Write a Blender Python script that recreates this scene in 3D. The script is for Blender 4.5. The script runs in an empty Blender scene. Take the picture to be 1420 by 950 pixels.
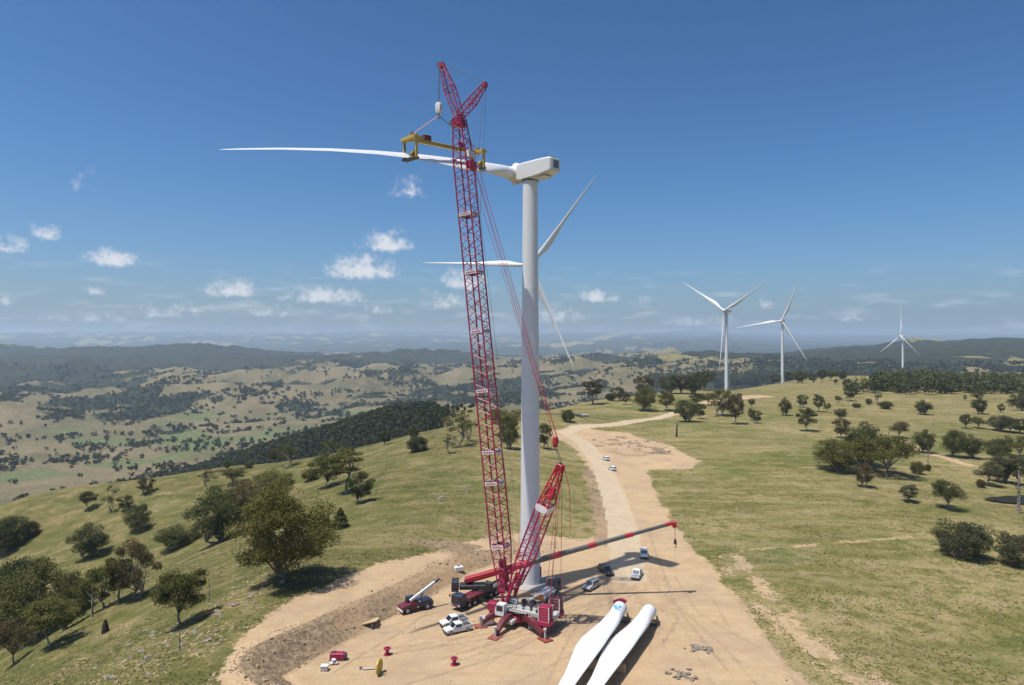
import bpy, bmesh, math, random
import numpy as np
from mathutils import Vector, Matrix

# ------------------------------------------------------------------ camera, sky, sun, exposure
SC = bpy.context.scene
COL = SC.collection
CAMZ = 53.0          # drone height above the crane pad, metres
FPX = 946.7          # focal length in photograph pixels (24 mm on 36 mm)
cam_d = bpy.data.cameras.new('camera'); cam_d.lens = 24; cam_d.sensor_width = 36
cam_d.clip_start = 1.0; cam_d.clip_end = 120000
CAM = bpy.data.objects.new('camera', cam_d); COL.objects.link(CAM)
CAM.location = (0, 0, CAMZ); CAM.rotation_euler = (math.pi/2, 0, 0)
SC.camera = CAM
SC.render.engine = 'CYCLES'
SC.view_settings.view_transform = 'Standard'; SC.view_settings.look = 'None'
SC.view_settings.gamma = 1; SC.view_settings.exposure = 0.16
SC.view_settings.use_curve_mapping = False
SC.cycles.use_denoising = True
SC.cycles.volume_max_steps = 64
SC.cycles.max_bounces = 6; SC.cycles.volume_bounces = 1; SC.cycles.transparent_max_bounces = 8
SC.cycles.use_adaptive_sampling = True; SC.cycles.adaptive_threshold = 0.02

SUN_TO = Vector((-29.0, -17.0, 89.0)).normalized()       # towards the sun
sun_d = bpy.data.lights.new('sun', 'SUN'); sun_d.energy = 5.0; sun_d.angle = math.radians(0.53)
sun_d.color = (1.0, 0.95, 0.87)
SUN = bpy.data.objects.new('sun', sun_d); COL.objects.link(SUN)
SUN.rotation_euler = SUN_TO.to_track_quat('Z', 'Y').to_euler()
SUN.location = (-60, -40, 200)

# clouds seen low over the ranges: photograph pixel centre, half width, half height, strength
CLOUDS = [(535,336,40,19,.78),(500,372,56,20,1.0),(450,410,64,15,.82),(322,401,48,15,.75),(157,358,46,16,.78),
          (65,324,27,13,.55),(12,341,32,13,.6),(566,262,24,15,.42),(115,254,20,13,.28),(645,388,34,19,.78),(620,420,40,12,.45),
          (827,411,33,11,.75),(893,417,20,7,.42),(270,428,40,8,.42),(130,403,18,7,.42),(525,430,22,8,.42),(380,432,50,9,.4),
          (770,436,46,15,.45),(8,417,16,8,.42),(1402,451,40,8,.42),(1062,420,14,8,.36),(215,434,60,9,.38),(120,440,70,9,.36),(1180,440,50,7,.3),(960,446,60,8,.32)]

def make_world():
    w = bpy.data.worlds.new('World'); SC.world = w; w.use_nodes = True
    nt = w.node_tree; N = nt.nodes; L = nt.links; N.clear()
    out = N.new('ShaderNodeOutputWorld'); bg = N.new('ShaderNodeBackground'); bg.inputs[1].default_value = 0.057
    L.new(bg.outputs[0], out.inputs[0])
    sky = N.new('ShaderNodeTexSky'); sky.sky_type = 'NISHITA'; sky.sun_disc = False
    sky.sun_elevation = math.asin(SUN_TO.z)
    sky.sun_rotation = math.atan2(SUN_TO.x, SUN_TO.y)
    sky.altitude = 900; sky.air_density = 1.0; sky.dust_density = 4.0; sky.ozone_density = 6.0
    gm = N.new('ShaderNodeGamma'); gm.inputs['Gamma'].default_value = 1.42; L.new(sky.outputs[0], gm.inputs['Color'])
    hs = N.new('ShaderNodeHueSaturation'); hs.inputs['Saturation'].default_value = 1.10; hs.inputs['Hue'].default_value = .492; L.new(gm.outputs[0], hs.inputs['Color'])
    def M(op, a, b=None, c=None, clamp=False):
        n = N.new('ShaderNodeMath'); n.operation = op; n.use_clamp = clamp
        for i, v in enumerate((a, b, c)):
            if v is None: continue
            if isinstance(v, (int, float)): n.inputs[i].default_value = v
            else: L.new(v, n.inputs[i])
        return n.outputs[0]
    def VM(op, a, b=None, c=None, out=0):
        n = N.new('ShaderNodeVectorMath'); n.operation = op
        for k, v in enumerate((a, b, c)):
            if v is None: continue
            if isinstance(v, tuple): n.inputs[k].default_value = v
            else: L.new(v, n.inputs[k])
        return n.outputs[out]
    tc = N.new('ShaderNodeTexCoord'); sep = N.new('ShaderNodeSeparateXYZ'); L.new(tc.outputs['Generated'], sep.inputs[0])
    az = M('ARCTAN2', sep.outputs[0], sep.outputs[1]); el = M('ARCSINE', sep.outputs[2])
    cmb = N.new('ShaderNodeCombineXYZ'); L.new(az, cmb.inputs[0]); L.new(el, cmb.inputs[1])
    nz = N.new('ShaderNodeTexNoise'); nz.inputs['Scale'].default_value = 75; nz.inputs['Detail'].default_value = 6; nz.inputs['Roughness'].default_value = .62
    L.new(tc.outputs['Generated'], nz.inputs['Vector'])
    total = None
    rnd = random.Random(5)
    cl = []
    for (px, py, hw, hh, s) in CLOUDS:
        a = math.atan2(px-710, FPX); d = math.hypot(px-710, FPX)
        cl.append((a, math.atan2(475-py, d), hw/FPX*math.cos(a)**2, hh/FPX*math.cos(a), s))
    for i in range(14):                       # the same fair-weather clouds go on all round
        a = .95 + (2*math.pi-1.9)*(i+rnd.random()*.7)/14
        cl.append((a-2*math.pi if a > math.pi else a, rnd.uniform(.05, .17), rnd.uniform(.02,.05), rnd.uniform(.008,.014), rnd.uniform(.4,.9)))
    for a, e, ra, re, s in cl:
        v = VM('MULTIPLY_ADD', cmb.outputs[0], (1/ra, .72/re, 0), (-a/ra, -(e-re*.3)*.72/re, 0))
        d = VM('LENGTH', VM('MAXIMUM', v, VM('MULTIPLY', v, (-1, -2.6, 0))), out=1)       # flat base, rounded top
        q = M('MULTIPLY_ADD', d, -1.0, 1.0)
        q = M('MULTIPLY', q, s) if s < .99 else q
        total = q if total is None else M('MAXIMUM', total, q)
    total = M('MULTIPLY_ADD', M('SUBTRACT', nz.outputs[0], .5), M('ADD', 1.5, M('MULTIPLY', total, 1.2)), total)
    total = M('MULTIPLY', M('ADD', total, .08), 1.15, clamp=True)
    total = M('MULTIPLY', M('MULTIPLY', total, total), M('SUBTRACT', 3.0, M('MULTIPLY', total, 2.0)))
    # thin broken band of far cumulus along the horizon
    mp = N.new('ShaderNodeMapping'); mp.inputs['Scale'].default_value = (14, 14, 70); L.new(tc.outputs['Generated'], mp.inputs[0])
    bn = N.new('ShaderNodeTexNoise'); bn.inputs['Scale'].default_value = 1.3; bn.inputs['Detail'].default_value = 6; L.new(mp.outputs[0], bn.inputs['Vector'])
    band = M('MULTIPLY', M('SUBTRACT', bn.outputs[0], .54), 4.0, clamp=True)
    env = M('MULTIPLY', M('MULTIPLY', M('SUBTRACT', .12, el), 14.0, clamp=True), M('MULTIPLY', el, 60.0, clamp=True))
    band = M('MULTIPLY', M('MULTIPLY', band, env), .62)
    total = M('MAXIMUM', total, band)
    mix = N.new('ShaderNodeMix'); mix.data_type = 'RGBA'
    L.new(M('MULTIPLY', total, .9), mix.inputs[0]); L.new(hs.outputs[0], mix.inputs[6])
    mix.inputs[7].default_value = (13.4, 13.4, 13.7, 1)
    L.new(mix.outputs[2], bg.inputs[0])
    w.cycles.sampling_method = 'MANUAL'; w.cycles.sample_map_resolution = 512
make_world()

# ------------------------------------------------------------------ numpy noise
def _hash(ix, iy, seed):
    n = (ix.astype(np.int64)*374761393 + iy.astype(np.int64)*668265263 + seed*1442695041) & 0x7fffffff
    n = ((n ^ (n >> 13))*1274126177) & 0x7fffffff
    n = (n ^ (n >> 16)) & 0xffff
    return n/65535.0
def vnoise(x, y, seed=0):
    x = np.asarray(x, float); y = np.asarray(y, float)
    ix = np.floor(x); iy = np.floor(y); fx = x-ix; fy = y-iy
    fx = fx*fx*fx*(fx*(fx*6-15)+10); fy = fy*fy*fy*(fy*(fy*6-15)+10)
    a = _hash(ix, iy, seed); b = _hash(ix+1, iy, seed); c = _hash(ix, iy+1, seed); d = _hash(ix+1, iy+1, seed)
    return (a*(1-fx)+b*fx)*(1-fy) + (c*(1-fx)+d*fx)*fy
def fbm(x, y, seed=0, octv=4, gain=.5):
    s = 0; a = 1; t = 0
    for o in range(octv):
        s = s + a*(vnoise(x*2**o+17.3*o, y*2**o-9.1*o, seed+o)-.5); t += a; a *= gain
    return s/t*2
def sstep(a, b, x):
    t = np.clip((x-a)/(b-a), 0, 1); return t*t*(3-2*t)

# ------------------------------------------------------------------ terrain heights
def W(px, py, z=0.0):
    """point of height z on the line of sight through a pixel: used to survey the site"""
    y = (CAMZ-z)*FPX/(py-475.0); return ((px-710)*y/FPX, y)
CTRL = []                                        # (x, y, z)
def cz(px, py, z):
    x, y = W(px, py, z); CTRL.append((x, y, z))
def cy(px, py, y): CTRL.append(((px-710)*y/FPX, y, CAMZ-(py-475)*y/FPX))
def ch(px, y, z): CTRL.append(((px-710)*y/FPX, y, z))
for a in [(500,950,1),(710,950,0),(900,950,0),(1100,950,-.3),(1400,950,-3),(710,860,0),(900,800,0),(1000,800,0),(1200,800,-1),(1400,800,-3),
          (900,700,0),(1000,700,0),(1200,700,-1),(1400,700,-4),(850,640,.5),(1000,640,1),(1200,640,0),(1400,640,-4),
          (800,600,2),(930,575,1),(1000,600,1),(1150,600,0),(1400,600,-3),(1007,543,-1),(1100,560,-1),(1250,560,-2),(1400,560,-6),
          (330,900,3.7),(400,858,3.7),(480,817,3.6),(560,795,3.0),(640,772,2.2),(700,757,1.5),(735,800,0.2),(800,760,.3),(860,760,0),
          (300,872,3.0),(200,880,-4),(100,900,-10),(0,935,-14),(250,868,0),(390,806,3.6),(480,730,2),(150,837,-14),(60,892,-15),
          (300,748,-15),(400,693,-8),(200,780,-25),(0,815,-38),(480,657,-3),(100,745,-33),(200,715,-23),(300,690,-17),
          (560,690,4),(650,680,5),(650,632,6.5),(760,625,3.5),(600,655,4.5),(700,740,2.2),(780,720,1.3),(820,680,.8),(850,700,0.2)]: cz(*a)
for a in [(0,705,340),(150,680,345),(300,650,355),(430,639,350),(500,626,340),(560,611,335),(600,602,335),(650,598,355),(690,582,400),
          (735,574,423),(705,574,430),(790,567,560),(850,553,640),(900,546,700),(950,538,760),(1085,531,1014),(1180,525,1000),
          (1240,546,700),(1400,542,900),(1150,523,1150),(1330,528,1100),(1280,532,850),(1420,530,1000),
          (600,566,900),(560,568,950),(450,597,1000),(350,627,1050),(270,653,1100),(640,566,800),
          (0,600,1950),(0,560,3000),(100,546,3300),(0,524,3900),(200,532,4000),(350,541,3400),(450,526,4200),(600,521,4500),(600,546,3200),
          (500,500,6000),(620,495,6000),(400,501,6500),(560,505,5200),
          (0,481,6500),(60,480,6600),(120,486,6800),(190,488,7000),(270,480,6500),(300,481,6500),(350,489,6800),(430,491,7300),(100,510,5200),(250,508,5400),
          (0,468,20000),(200,470,20000),(350,474,19000),(500,477,18000),(700,481,15000),(900,484,13000),(1100,484,12000),(1300,482,14000),(1420,482,14000),
          (700,506,6000),(800,500,7000),(900,510,5000),(750,526,3500),(830,520,3600),(1000,506,5000),(960,495,8000),
          (1110,494,5000),(1180,486,4600),(1240,479,4500),(1290,477,4500),(1340,480,4300),(1380,476,4300),(1420,478,4200),(1200,510,3000),(1350,508,2800)]: cy(*a)
for a in [(-150,140,-38),(-150,300,-60),(0,450,-72),(150,450,-66),(300,460,-58),(430,470,-48),(560,480,-28),(640,540,-25),(750,800,-50),(850,1000,-60),(950,1150,-60),
          (0,700,-165),(-200,600,-150),(300,750,-140),(500,800,-105),(650,950,-90),(800,1300,-130),(950,1500,-130),(1100,1600,-95),(1250,1700,-85),(1400,1600,-75),
          (50,1423,-212),(150,1530,-212),(0,1717,-212),(250,2000,-212),(400,2166,-208),(550,2422,-195),(100,1150,-188),(-200,1400,-210),(700,2300,-160),(900,2400,-150),
          (1100,2400,-110),(1300,2300,-100),(0,9500,-230),(250,9500,-230),(500,9500,-200),(700,9500,-200),(1250,8000,-150),
          (-200,4000,-150),(-200,6800,10),(-200,20000,180),(1700,300,-10),(1700,1000,-20),(1700,2500,-100),(1700,4300,40),(1700,14000,-20)]: ch(*a)
for ang in (65, 100, 140, 180, 220, 260, 295):
    for r, z in ((40,-2),(120,-8),(400,-25),(1500,-90),(6000,-120),(20000,60)):
        CTRL.append((r*math.sin(math.radians(ang)), r*math.cos(math.radians(ang)), z))
for x, y in ((0,60),(12,70),(25,60),(10,85),(-15,90),(30,90)): CTRL.append((x, y, 0))
CA = np.array(CTRL, float)
def _emb(x, y):
    th = np.arctan2(x, y); r = np.hypot(x, y)
    return np.stack([np.sin(th), np.cos(th), np.log(np.maximum(r, 20.0))], -1), r     # ring coordinates, seamless behind the camera
def _kern(d2): return .5*d2*np.log(np.maximum(d2, 1e-12))
_P, _R = _emb(CA[:,0], CA[:,1])
_n = len(CA)
_K = _kern(((_P[:,None,:]-_P[None,:,:])**2).sum(-1)) + np.eye(_n)*2e-4
_Q = np.concatenate([np.ones((_n,1)), _P], 1)
_A = np.block([[_K, _Q],[_Q.T, np.zeros((4,4))]]); _A[_n:, _n:] += np.eye(4)*1e-9
_w = np.linalg.solve(_A, np.concatenate([CA[:,2]/_R, np.zeros(4)]))
PAD = [W(398,940),W(430,922),W(470,900),W(520,872),W(570,846),W(620,817),W(655,797),W(690,783),W(740,774),W(800,768),W(870,762),
       W(985,790),W(1060,880),W(1110,960),(48,80),(40,40),(-25,40),(-27,100)]
def poly_sd(x, y, poly):
    """signed distance to a polygon, negative inside"""
    p = np.array(poly); d = np.full(x.shape, 1e9); ins = np.zeros(x.shape, bool)
    for i in range(len(p)):
        a = p[i]; b = p[(i+1) % len(p)]; e = b-a
        t = np.clip(((x-a[0])*e[0]+(y-a[1])*e[1])/(e@e+1e-12), 0, 1)
        d = np.minimum(d, np.hypot(x-a[0]-t*e[0], y-a[1]-t*e[1]))
        c = ((a[1] > y) != (b[1] > y)) & (x < (b[0]-a[0])*(y-a[1])/(b[1]-a[1]+1e-12)+a[0])
        ins ^= c
    return np.where(ins, -d, d)
def line_d(x, y, line):
    p = np.array(line); d = np.full(x.shape, 1e9)
    for i in range(len(p)-1):
        a = p[i]; e = p[i+1]-a
        t = np.clip(((x-a[0])*e[0]+(y-a[1])*e[1])/(e@e+1e-12), 0, 1)
        d = np.minimum(d, np.hypot(x-a[0]-t*e[0], y-a[1]-t*e[1]))
    return d
POND = (195.0, 249.0, -4.4)
def height(x, y):
    x = np.atleast_1d(np.asarray(x, float)); y = np.atleast_1d(np.asarray(y, float))
    sh = x.shape; x = x.ravel(); y = y.ravel(); z = np.empty_like(x)
    for s in range(0, len(x), 20000):
        e, r = _emb(x[s:s+20000], y[s:s+20000])
        k = _kern(((e[:,None,:]-_P[None,:,:])**2).sum(-1))
        z[s:s+20000] = (k@_w[:_n] + _w[_n] + e@_w[_n+1:])*r
    r = np.hypot(x, y)
    rough = fbm(x/26, y/26, 3, 4)*.55*sstep(60, 140, r) + fbm(x/110, y/110, 9, 3)*2.2*sstep(200, 500, r)
    far = sstep(700, 2600, r)
    rough += far*(np.abs(fbm(x/620, y/620, 21, 5, .55))*-110 + 26)*np.clip(r/4200, .22, 1.3)
    rough += sstep(2300, 3200, r)*sstep(7500, 5600, r)*(.42-np.abs(fbm(x/1300, y/560, 35, 4)))*190
    rough += sstep(8500, 11500, r)*((.40-np.abs(fbm(x/5200, y/1500, 33, 4)))*460 - 70)
    rough *= 1-.6*sstep(.28, .38, np.arctan2(x, y))*sstep(2500, 3500, r)
    rough += (1-.8*sstep(.28, .38, np.arctan2(x, y)))*sstep(3500, 6000, r)*sstep(16000, 9000, r)*fbm(x/1100, y/1100, 41, 4)*55
    flat = sstep(0, 25, poly_sd(x, y, PAD))
    flat *= sstep(2, 14, line_d(x, y, [W(866,770),W(850,690),W(836,655),W(806,612),W(785,600)]))*.7+.3
    z = z + rough*flat
    sd = poly_sd(x, y, PAD)
    jag = fbm(x/7, y/7, 55, 4)*1.3 + fbm(x/2.2, y/2.2, 57, 2)*.35
    cut = np.maximum(sd-.4, 0)*.66 + jag*np.clip(sd/2.5, 0, 1)*np.clip((12-sd)/5, 0, 1)*.35
    z = np.where(z > 0, np.minimum(z, cut), np.maximum(z, -np.maximum(sd, 0)*.55))
    z = np.where(sd < 0, fbm(x/9, y/9, 61, 3)*.06, z)
    pd = np.hypot((x-POND[0])/22, (y-POND[1])/8.5)          # farm dam scooped into the slope
    z = z + (POND[2]-.5-z)*sstep(1.45, .95, pd)
    return z.reshape(sh)

TH_F = np.arange(-.80, .8001, .0034)
TH = np.concatenate([TH_F, np.linspace(.80, 2*math.pi-.80, 92)[1:-1]])
RR = np.concatenate([[4,12,22,32,42,52,60,68,75,81,86,91], np.exp(np.arange(math.log(95), math.log(260), .0036)),
                     np.exp(np.arange(math.log(260), math.log(1500), .0078)), np.exp(np.arange(math.log(1500), math.log(30000), .0125)), [30500.]])
GX = RR[:,None]*np.sin(TH)[None,:]; GY = RR[:,None]*np.cos(TH)[None,:]
GZ = height(GX, GY)
NF = len(TH_F)
SLOPE = (GZ-CAMZ)/RR[:,None]
CMAX = np.maximum.accumulate(SLOPE, 0)          # how high the ground already stands in the way, seen from the drone
def ground(x, y): return float(height(x, y)[0])
def hit(px, py):
    """where the line of sight through a pixel meets the ground"""
    th = math.atan2(px-710, FPX); s = (475-py)/math.hypot(px-710, FPX)
    j = int(round((th+.80)/.0034)); j = min(max(j, 0), NF-1)
    c = SLOPE[10:, j]; k = int(np.argmax(c >= s))
    if c[k] < s: k = len(c)-1
    k += 10
    s0, s1 = SLOPE[k-1, j], SLOPE[k, j]
    t = (s-s0)/(s1-s0) if abs(s1-s0) > 1e-9 else 0
    r = RR[k-1]+(RR[k]-RR[k-1])*min(max(t, 0), 1)
    return (r*math.sin(th), r*math.cos(th))
def visible(x, y, top):
    """does a thing of that height on that spot clear the ground in front of it"""
    th = np.arctan2(x, y); r = np.hypot(x, y)
    j = np.clip(np.round((th+.80)/.0034).astype(int), 0, NF-1); k = np.clip(np.searchsorted(RR, r)-2, 0, len(RR)-1)
    return (height(x, y)+top-CAMZ)/r > CMAX[k, j]-.0008
# ------------------------------------------------------------------ mesh helpers
def tag(o, label=None, category=None, group=None, kind=None):
    if label: o['label'] = label
    if category: o['category'] = category
    if group: o['group'] = group
    if kind: o['kind'] = kind
    return o
def np_mesh(name, V, F, mats=(), smooth=False, mi=None):
    """V (n,3); F list of index arrays, each (m,k)"""
    me = bpy.data.meshes.new(name)
    if not isinstance(F, list): F = [F]
    F = [np.asarray(f, np.int32) for f in F if len(f)]
    me.vertices.add(len(V)); me.vertices.foreach_set('co', np.asarray(V, np.float32).ravel())
    nl = sum(f.size for f in F); npol = sum(len(f) for f in F)
    me.loops.add(nl); me.polygons.add(npol)
    me.loops.foreach_set('vertex_index', np.concatenate([f.ravel() for f in F]))
    tot = np.concatenate([np.full(len(f), f.shape[1], np.int32) for f in F])
    st = np.concatenate([[0], np.cumsum(tot)[:-1]]).astype(np.int32)
    me.polygons.foreach_set('loop_start', st)
    if smooth: me.polygons.foreach_set('use_smooth', np.ones(npol, bool))
    if mi is not None: me.polygons.foreach_set('material_index', np.asarray(mi, np.int32))
    for m in mats: me.materials.append(m)
    me.update(calc_edges=True); me.validate()
    return me
def link(name, me, parent=None):
    o = bpy.data.objects.new(name, me); COL.objects.link(o)
    if parent is not None: o.parent = parent
    return o

class NT:
    """small wrapper for node materials"""
    def __init__(s, name, rough=.6, spec=.3, metal=0.0):
        s.m = bpy.data.materials.new(name); s.m.use_nodes = True
        s.N = s.m.node_tree.nodes; s.L = s.m.node_tree.links
        s.b = s.N['Principled BSDF']; s.b.inputs['Roughness'].default_value = rough
        s.b.inputs['Specular IOR Level'].default_value = spec; s.b.inputs['Metallic'].default_value = metal
    def put(s, v, sock):
        if isinstance(v, (int, float)): sock.default_value = v
        elif isinstance(v, tuple): sock.default_value = v if len(v) == 4 else (*v, 1)
        else: s.L.new(v, sock)
    def math(s, op, a, b=None, clamp=False):
        n = s.N.new('ShaderNodeMath'); n.operation = op; n.use_clamp = clamp
        s.put(a, n.inputs[0])
        if b is not None: s.put(b, n.inputs[1])
        return n.outputs[0]
    def mix(s, f, a, b):
        n = s.N.new('ShaderNodeMix'); n.data_type = 'RGBA'
        s.put(f, n.inputs[0]); s.put(a, n.inputs[6]); s.put(b, n.inputs[7]); return n.outputs[2]
    def noise(s, scale, detail=4, rough=.55, vec=None, out=0, dist=0):
        n = s.N.new('ShaderNodeTexNoise'); n.inputs['Scale'].default_value = scale
        n.inputs['Detail'].default_value = detail; n.inputs['Roughness'].default_value = rough; n.inputs['Distortion'].default_value = dist
        s.L.new(vec if vec is not None else s.pos(), n.inputs['Vector']); return n.outputs[out]
    def pos(s):
        if not hasattr(s, '_p'): s._p = s.N.new('ShaderNodeNewGeometry').outputs['Position']
        return s._p
    def obj(s):
        if not hasattr(s, '_o'): s._o = s.N.new('ShaderNodeTexCoord').outputs['Object']
        return s._o
    def mapped(s, vec, scale=(1,1,1), rot=(0,0,0)):
        n = s.N.new('ShaderNodeMapping'); n.inputs['Scale'].default_value = scale; n.inputs['Rotation'].default_value = rot
        s.L.new(vec, n.inputs[0]); return n.outputs[0]
    def ramp(s, v, lo, hi):
        n = s.N.new('ShaderNodeMapRange'); n.interpolation_type = 'SMOOTHSTEP'
        s.put(v, n.inputs[0]); n.inputs[1].default_value = lo; n.inputs[2].default_value = hi; return n.outputs[0]
    def attr(s, name):
        n = s.N.new('ShaderNodeAttribute'); n.attribute_name = name
        q = s.N.new('ShaderNodeSeparateColor'); s.L.new(n.outputs['Color'], q.inputs[0]); return q.outputs
    def bump(s, h, strength=.4, dist=.1):
        n = s.N.new('ShaderNodeBump'); n.inputs['Strength'].default_value = strength; n.inputs['Distance'].default_value = dist
        s.L.new(h, n.inputs['Height']); s.L.new(n.outputs[0], s.b.inputs['Normal'])
    def color(s, v): s.put(v, s.b.inputs['Base Color'])

# ------------------------------------------------------------------ ground cover masks
def H(px, py): return hit(px, py)
DIRT = [H(300,950),H(312,925),H(335,890),H(372,852),H(425,824),H(485,797),H(545,778),H(600,768),H(640,752),H(690,742),H(760,742),H(800,748),H(836,745),
        H(832,700),H(824,668),H(815,645),H(800,625),H(782,612),H(760,606),H(762,597),H(800,592),H(870,600),H(925,617),H(970,640),H(955,650),H(896,651),
        H(906,680),H(940,738),H(985,790),H(1022,832),H(1062,884),H(1088,922),H(1125,950),(60,95),(45,40),(-30,40),(-48,95)]
ROAD = [W(872,800),W(868,770),W(864,735),H(852,690),H(840,660),H(828,637),H(808,613),H(785,601)]
SPUR_TRACK = [H(785,600),H(800,592),H(850,589),H(905,581),H(938,572)]
FAR_TRACK = [H(985,560),H(1030,551),H(1060,549)]
FIELD_TRACK = [H(1000,772),H(1040,762),H(1110,757),H(1200,750),H(1262,745)]
EROSION = [H(1018,772),H(1045,800),H(1085,850),H(1120,890),H(1165,930),H(1200,950)]
GULLY_TRACK = [H(1255,610),H(1270,622),H(1300,632),H(1345,645)]
X = GX.ravel(); Y = GY.ravel(); Zg = GZ.ravel(); R_ = np.hypot(X, Y); TH_ = np.arctan2(X, Y)
def sel(f, mask, default=0.0):
    o = np.full(X.shape, default); i = np.where(mask)[0]; o[i] = f(X[i], Y[i]); return o
near = (R_ < 620) & (np.abs(TH_) < 1.2)
jit = fbm(X/6, Y/6, 71, 3)*2.2
sdD = sel(lambda x, y: poly_sd(x, y, DIRT), near, 99.0)
dirt = sstep(3.2, -2.6, sdD + jit*.8)
road = sstep(1.4, -.8, sel(lambda x, y: line_d(x, y, ROAD), near, 99)-3.6+jit*.12)
spur = sstep(2.0, -1.2, sel(lambda x, y: line_d(x, y, SPUR_TRACK), near, 99)-3.4+jit*.4)
ftr = np.maximum.reduce([sstep(1.2, -1, sel(lambda x, y: line_d(x, y, FIELD_TRACK), near, 99)-.7+jit*.6)*.52,
                         sstep(3.5, -1.5, sel(lambda x, y: line_d(x, y, EROSION), near, 99)-2.0+jit*2.4)*.62,
                         sstep(2, -1, sel(lambda x, y: line_d(x, y, GULLY_TRACK), R_ < 900, 99)-2.2+jit*.6)*.8,
                         sstep(6, -2, sel(lambda x, y: line_d(x, y, FAR_TRACK), R_ < 1500, 99)-7+jit)])
sdP = sel(lambda x, y: poly_sd(x, y, PAD), near, 99.0)
bank = sstep(.2, 1.2, sdP)*sstep(8.2, 5.6, sdP)*(X < 0)*(Zg > .25)*(Zg < 5.4)*sstep(175, 165, Y)
# bare stony ground below the track on the near slope
stony = sstep(.05, .45, fbm(X/9, Y/9, 81, 4) + .55*sstep(42, 10, np.hypot((X+66)*.8, Y-122)))*sstep(60, 30, np.hypot(X+62, (Y-122)*1.2))
# far land: woods and pasture
u = TH_/.75
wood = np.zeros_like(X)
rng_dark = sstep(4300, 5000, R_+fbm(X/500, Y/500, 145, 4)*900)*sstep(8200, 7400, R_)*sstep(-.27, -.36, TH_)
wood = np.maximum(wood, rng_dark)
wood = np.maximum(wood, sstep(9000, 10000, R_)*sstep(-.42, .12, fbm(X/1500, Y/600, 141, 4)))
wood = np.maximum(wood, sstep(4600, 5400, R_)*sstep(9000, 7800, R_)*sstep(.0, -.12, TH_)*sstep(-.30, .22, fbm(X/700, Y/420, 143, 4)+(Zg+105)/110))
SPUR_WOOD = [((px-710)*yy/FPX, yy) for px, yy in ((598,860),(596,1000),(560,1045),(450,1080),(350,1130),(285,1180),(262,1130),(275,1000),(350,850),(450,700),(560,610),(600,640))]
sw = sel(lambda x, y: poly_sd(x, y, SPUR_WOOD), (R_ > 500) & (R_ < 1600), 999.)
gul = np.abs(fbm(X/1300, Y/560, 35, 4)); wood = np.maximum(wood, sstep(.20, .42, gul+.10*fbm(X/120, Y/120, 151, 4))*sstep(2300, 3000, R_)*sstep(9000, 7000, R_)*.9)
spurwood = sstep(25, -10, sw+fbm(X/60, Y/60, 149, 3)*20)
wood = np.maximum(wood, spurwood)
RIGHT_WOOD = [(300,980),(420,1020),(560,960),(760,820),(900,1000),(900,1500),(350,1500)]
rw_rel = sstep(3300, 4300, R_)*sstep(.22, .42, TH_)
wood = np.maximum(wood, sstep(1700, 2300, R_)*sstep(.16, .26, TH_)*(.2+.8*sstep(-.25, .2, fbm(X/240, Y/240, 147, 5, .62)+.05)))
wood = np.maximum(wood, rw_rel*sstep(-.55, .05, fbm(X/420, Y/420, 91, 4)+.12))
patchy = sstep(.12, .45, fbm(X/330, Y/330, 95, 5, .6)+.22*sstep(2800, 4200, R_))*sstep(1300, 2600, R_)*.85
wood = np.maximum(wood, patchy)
green = sstep(.0, .5, fbm(X/260, Y/260, 101, 3)+.1)*sstep(-195, -205, Zg)*sstep(1000, 1300, R_)
green = np.maximum(green, sstep(.1, .5, fbm(X/48, Y/30, 103, 4)+.14)*sstep(900, 600, R_)*.75)
green = np.maximum(green, .6*(X < -20)*sstep(420, 330, R_)*(fbm(X/40, Y/40, 107, 3)*.6+.7).clip(0, 1))
dry = sstep(-.1, .5, fbm(X/38+Y/120, Y/22, 111, 4)+.05)

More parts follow.
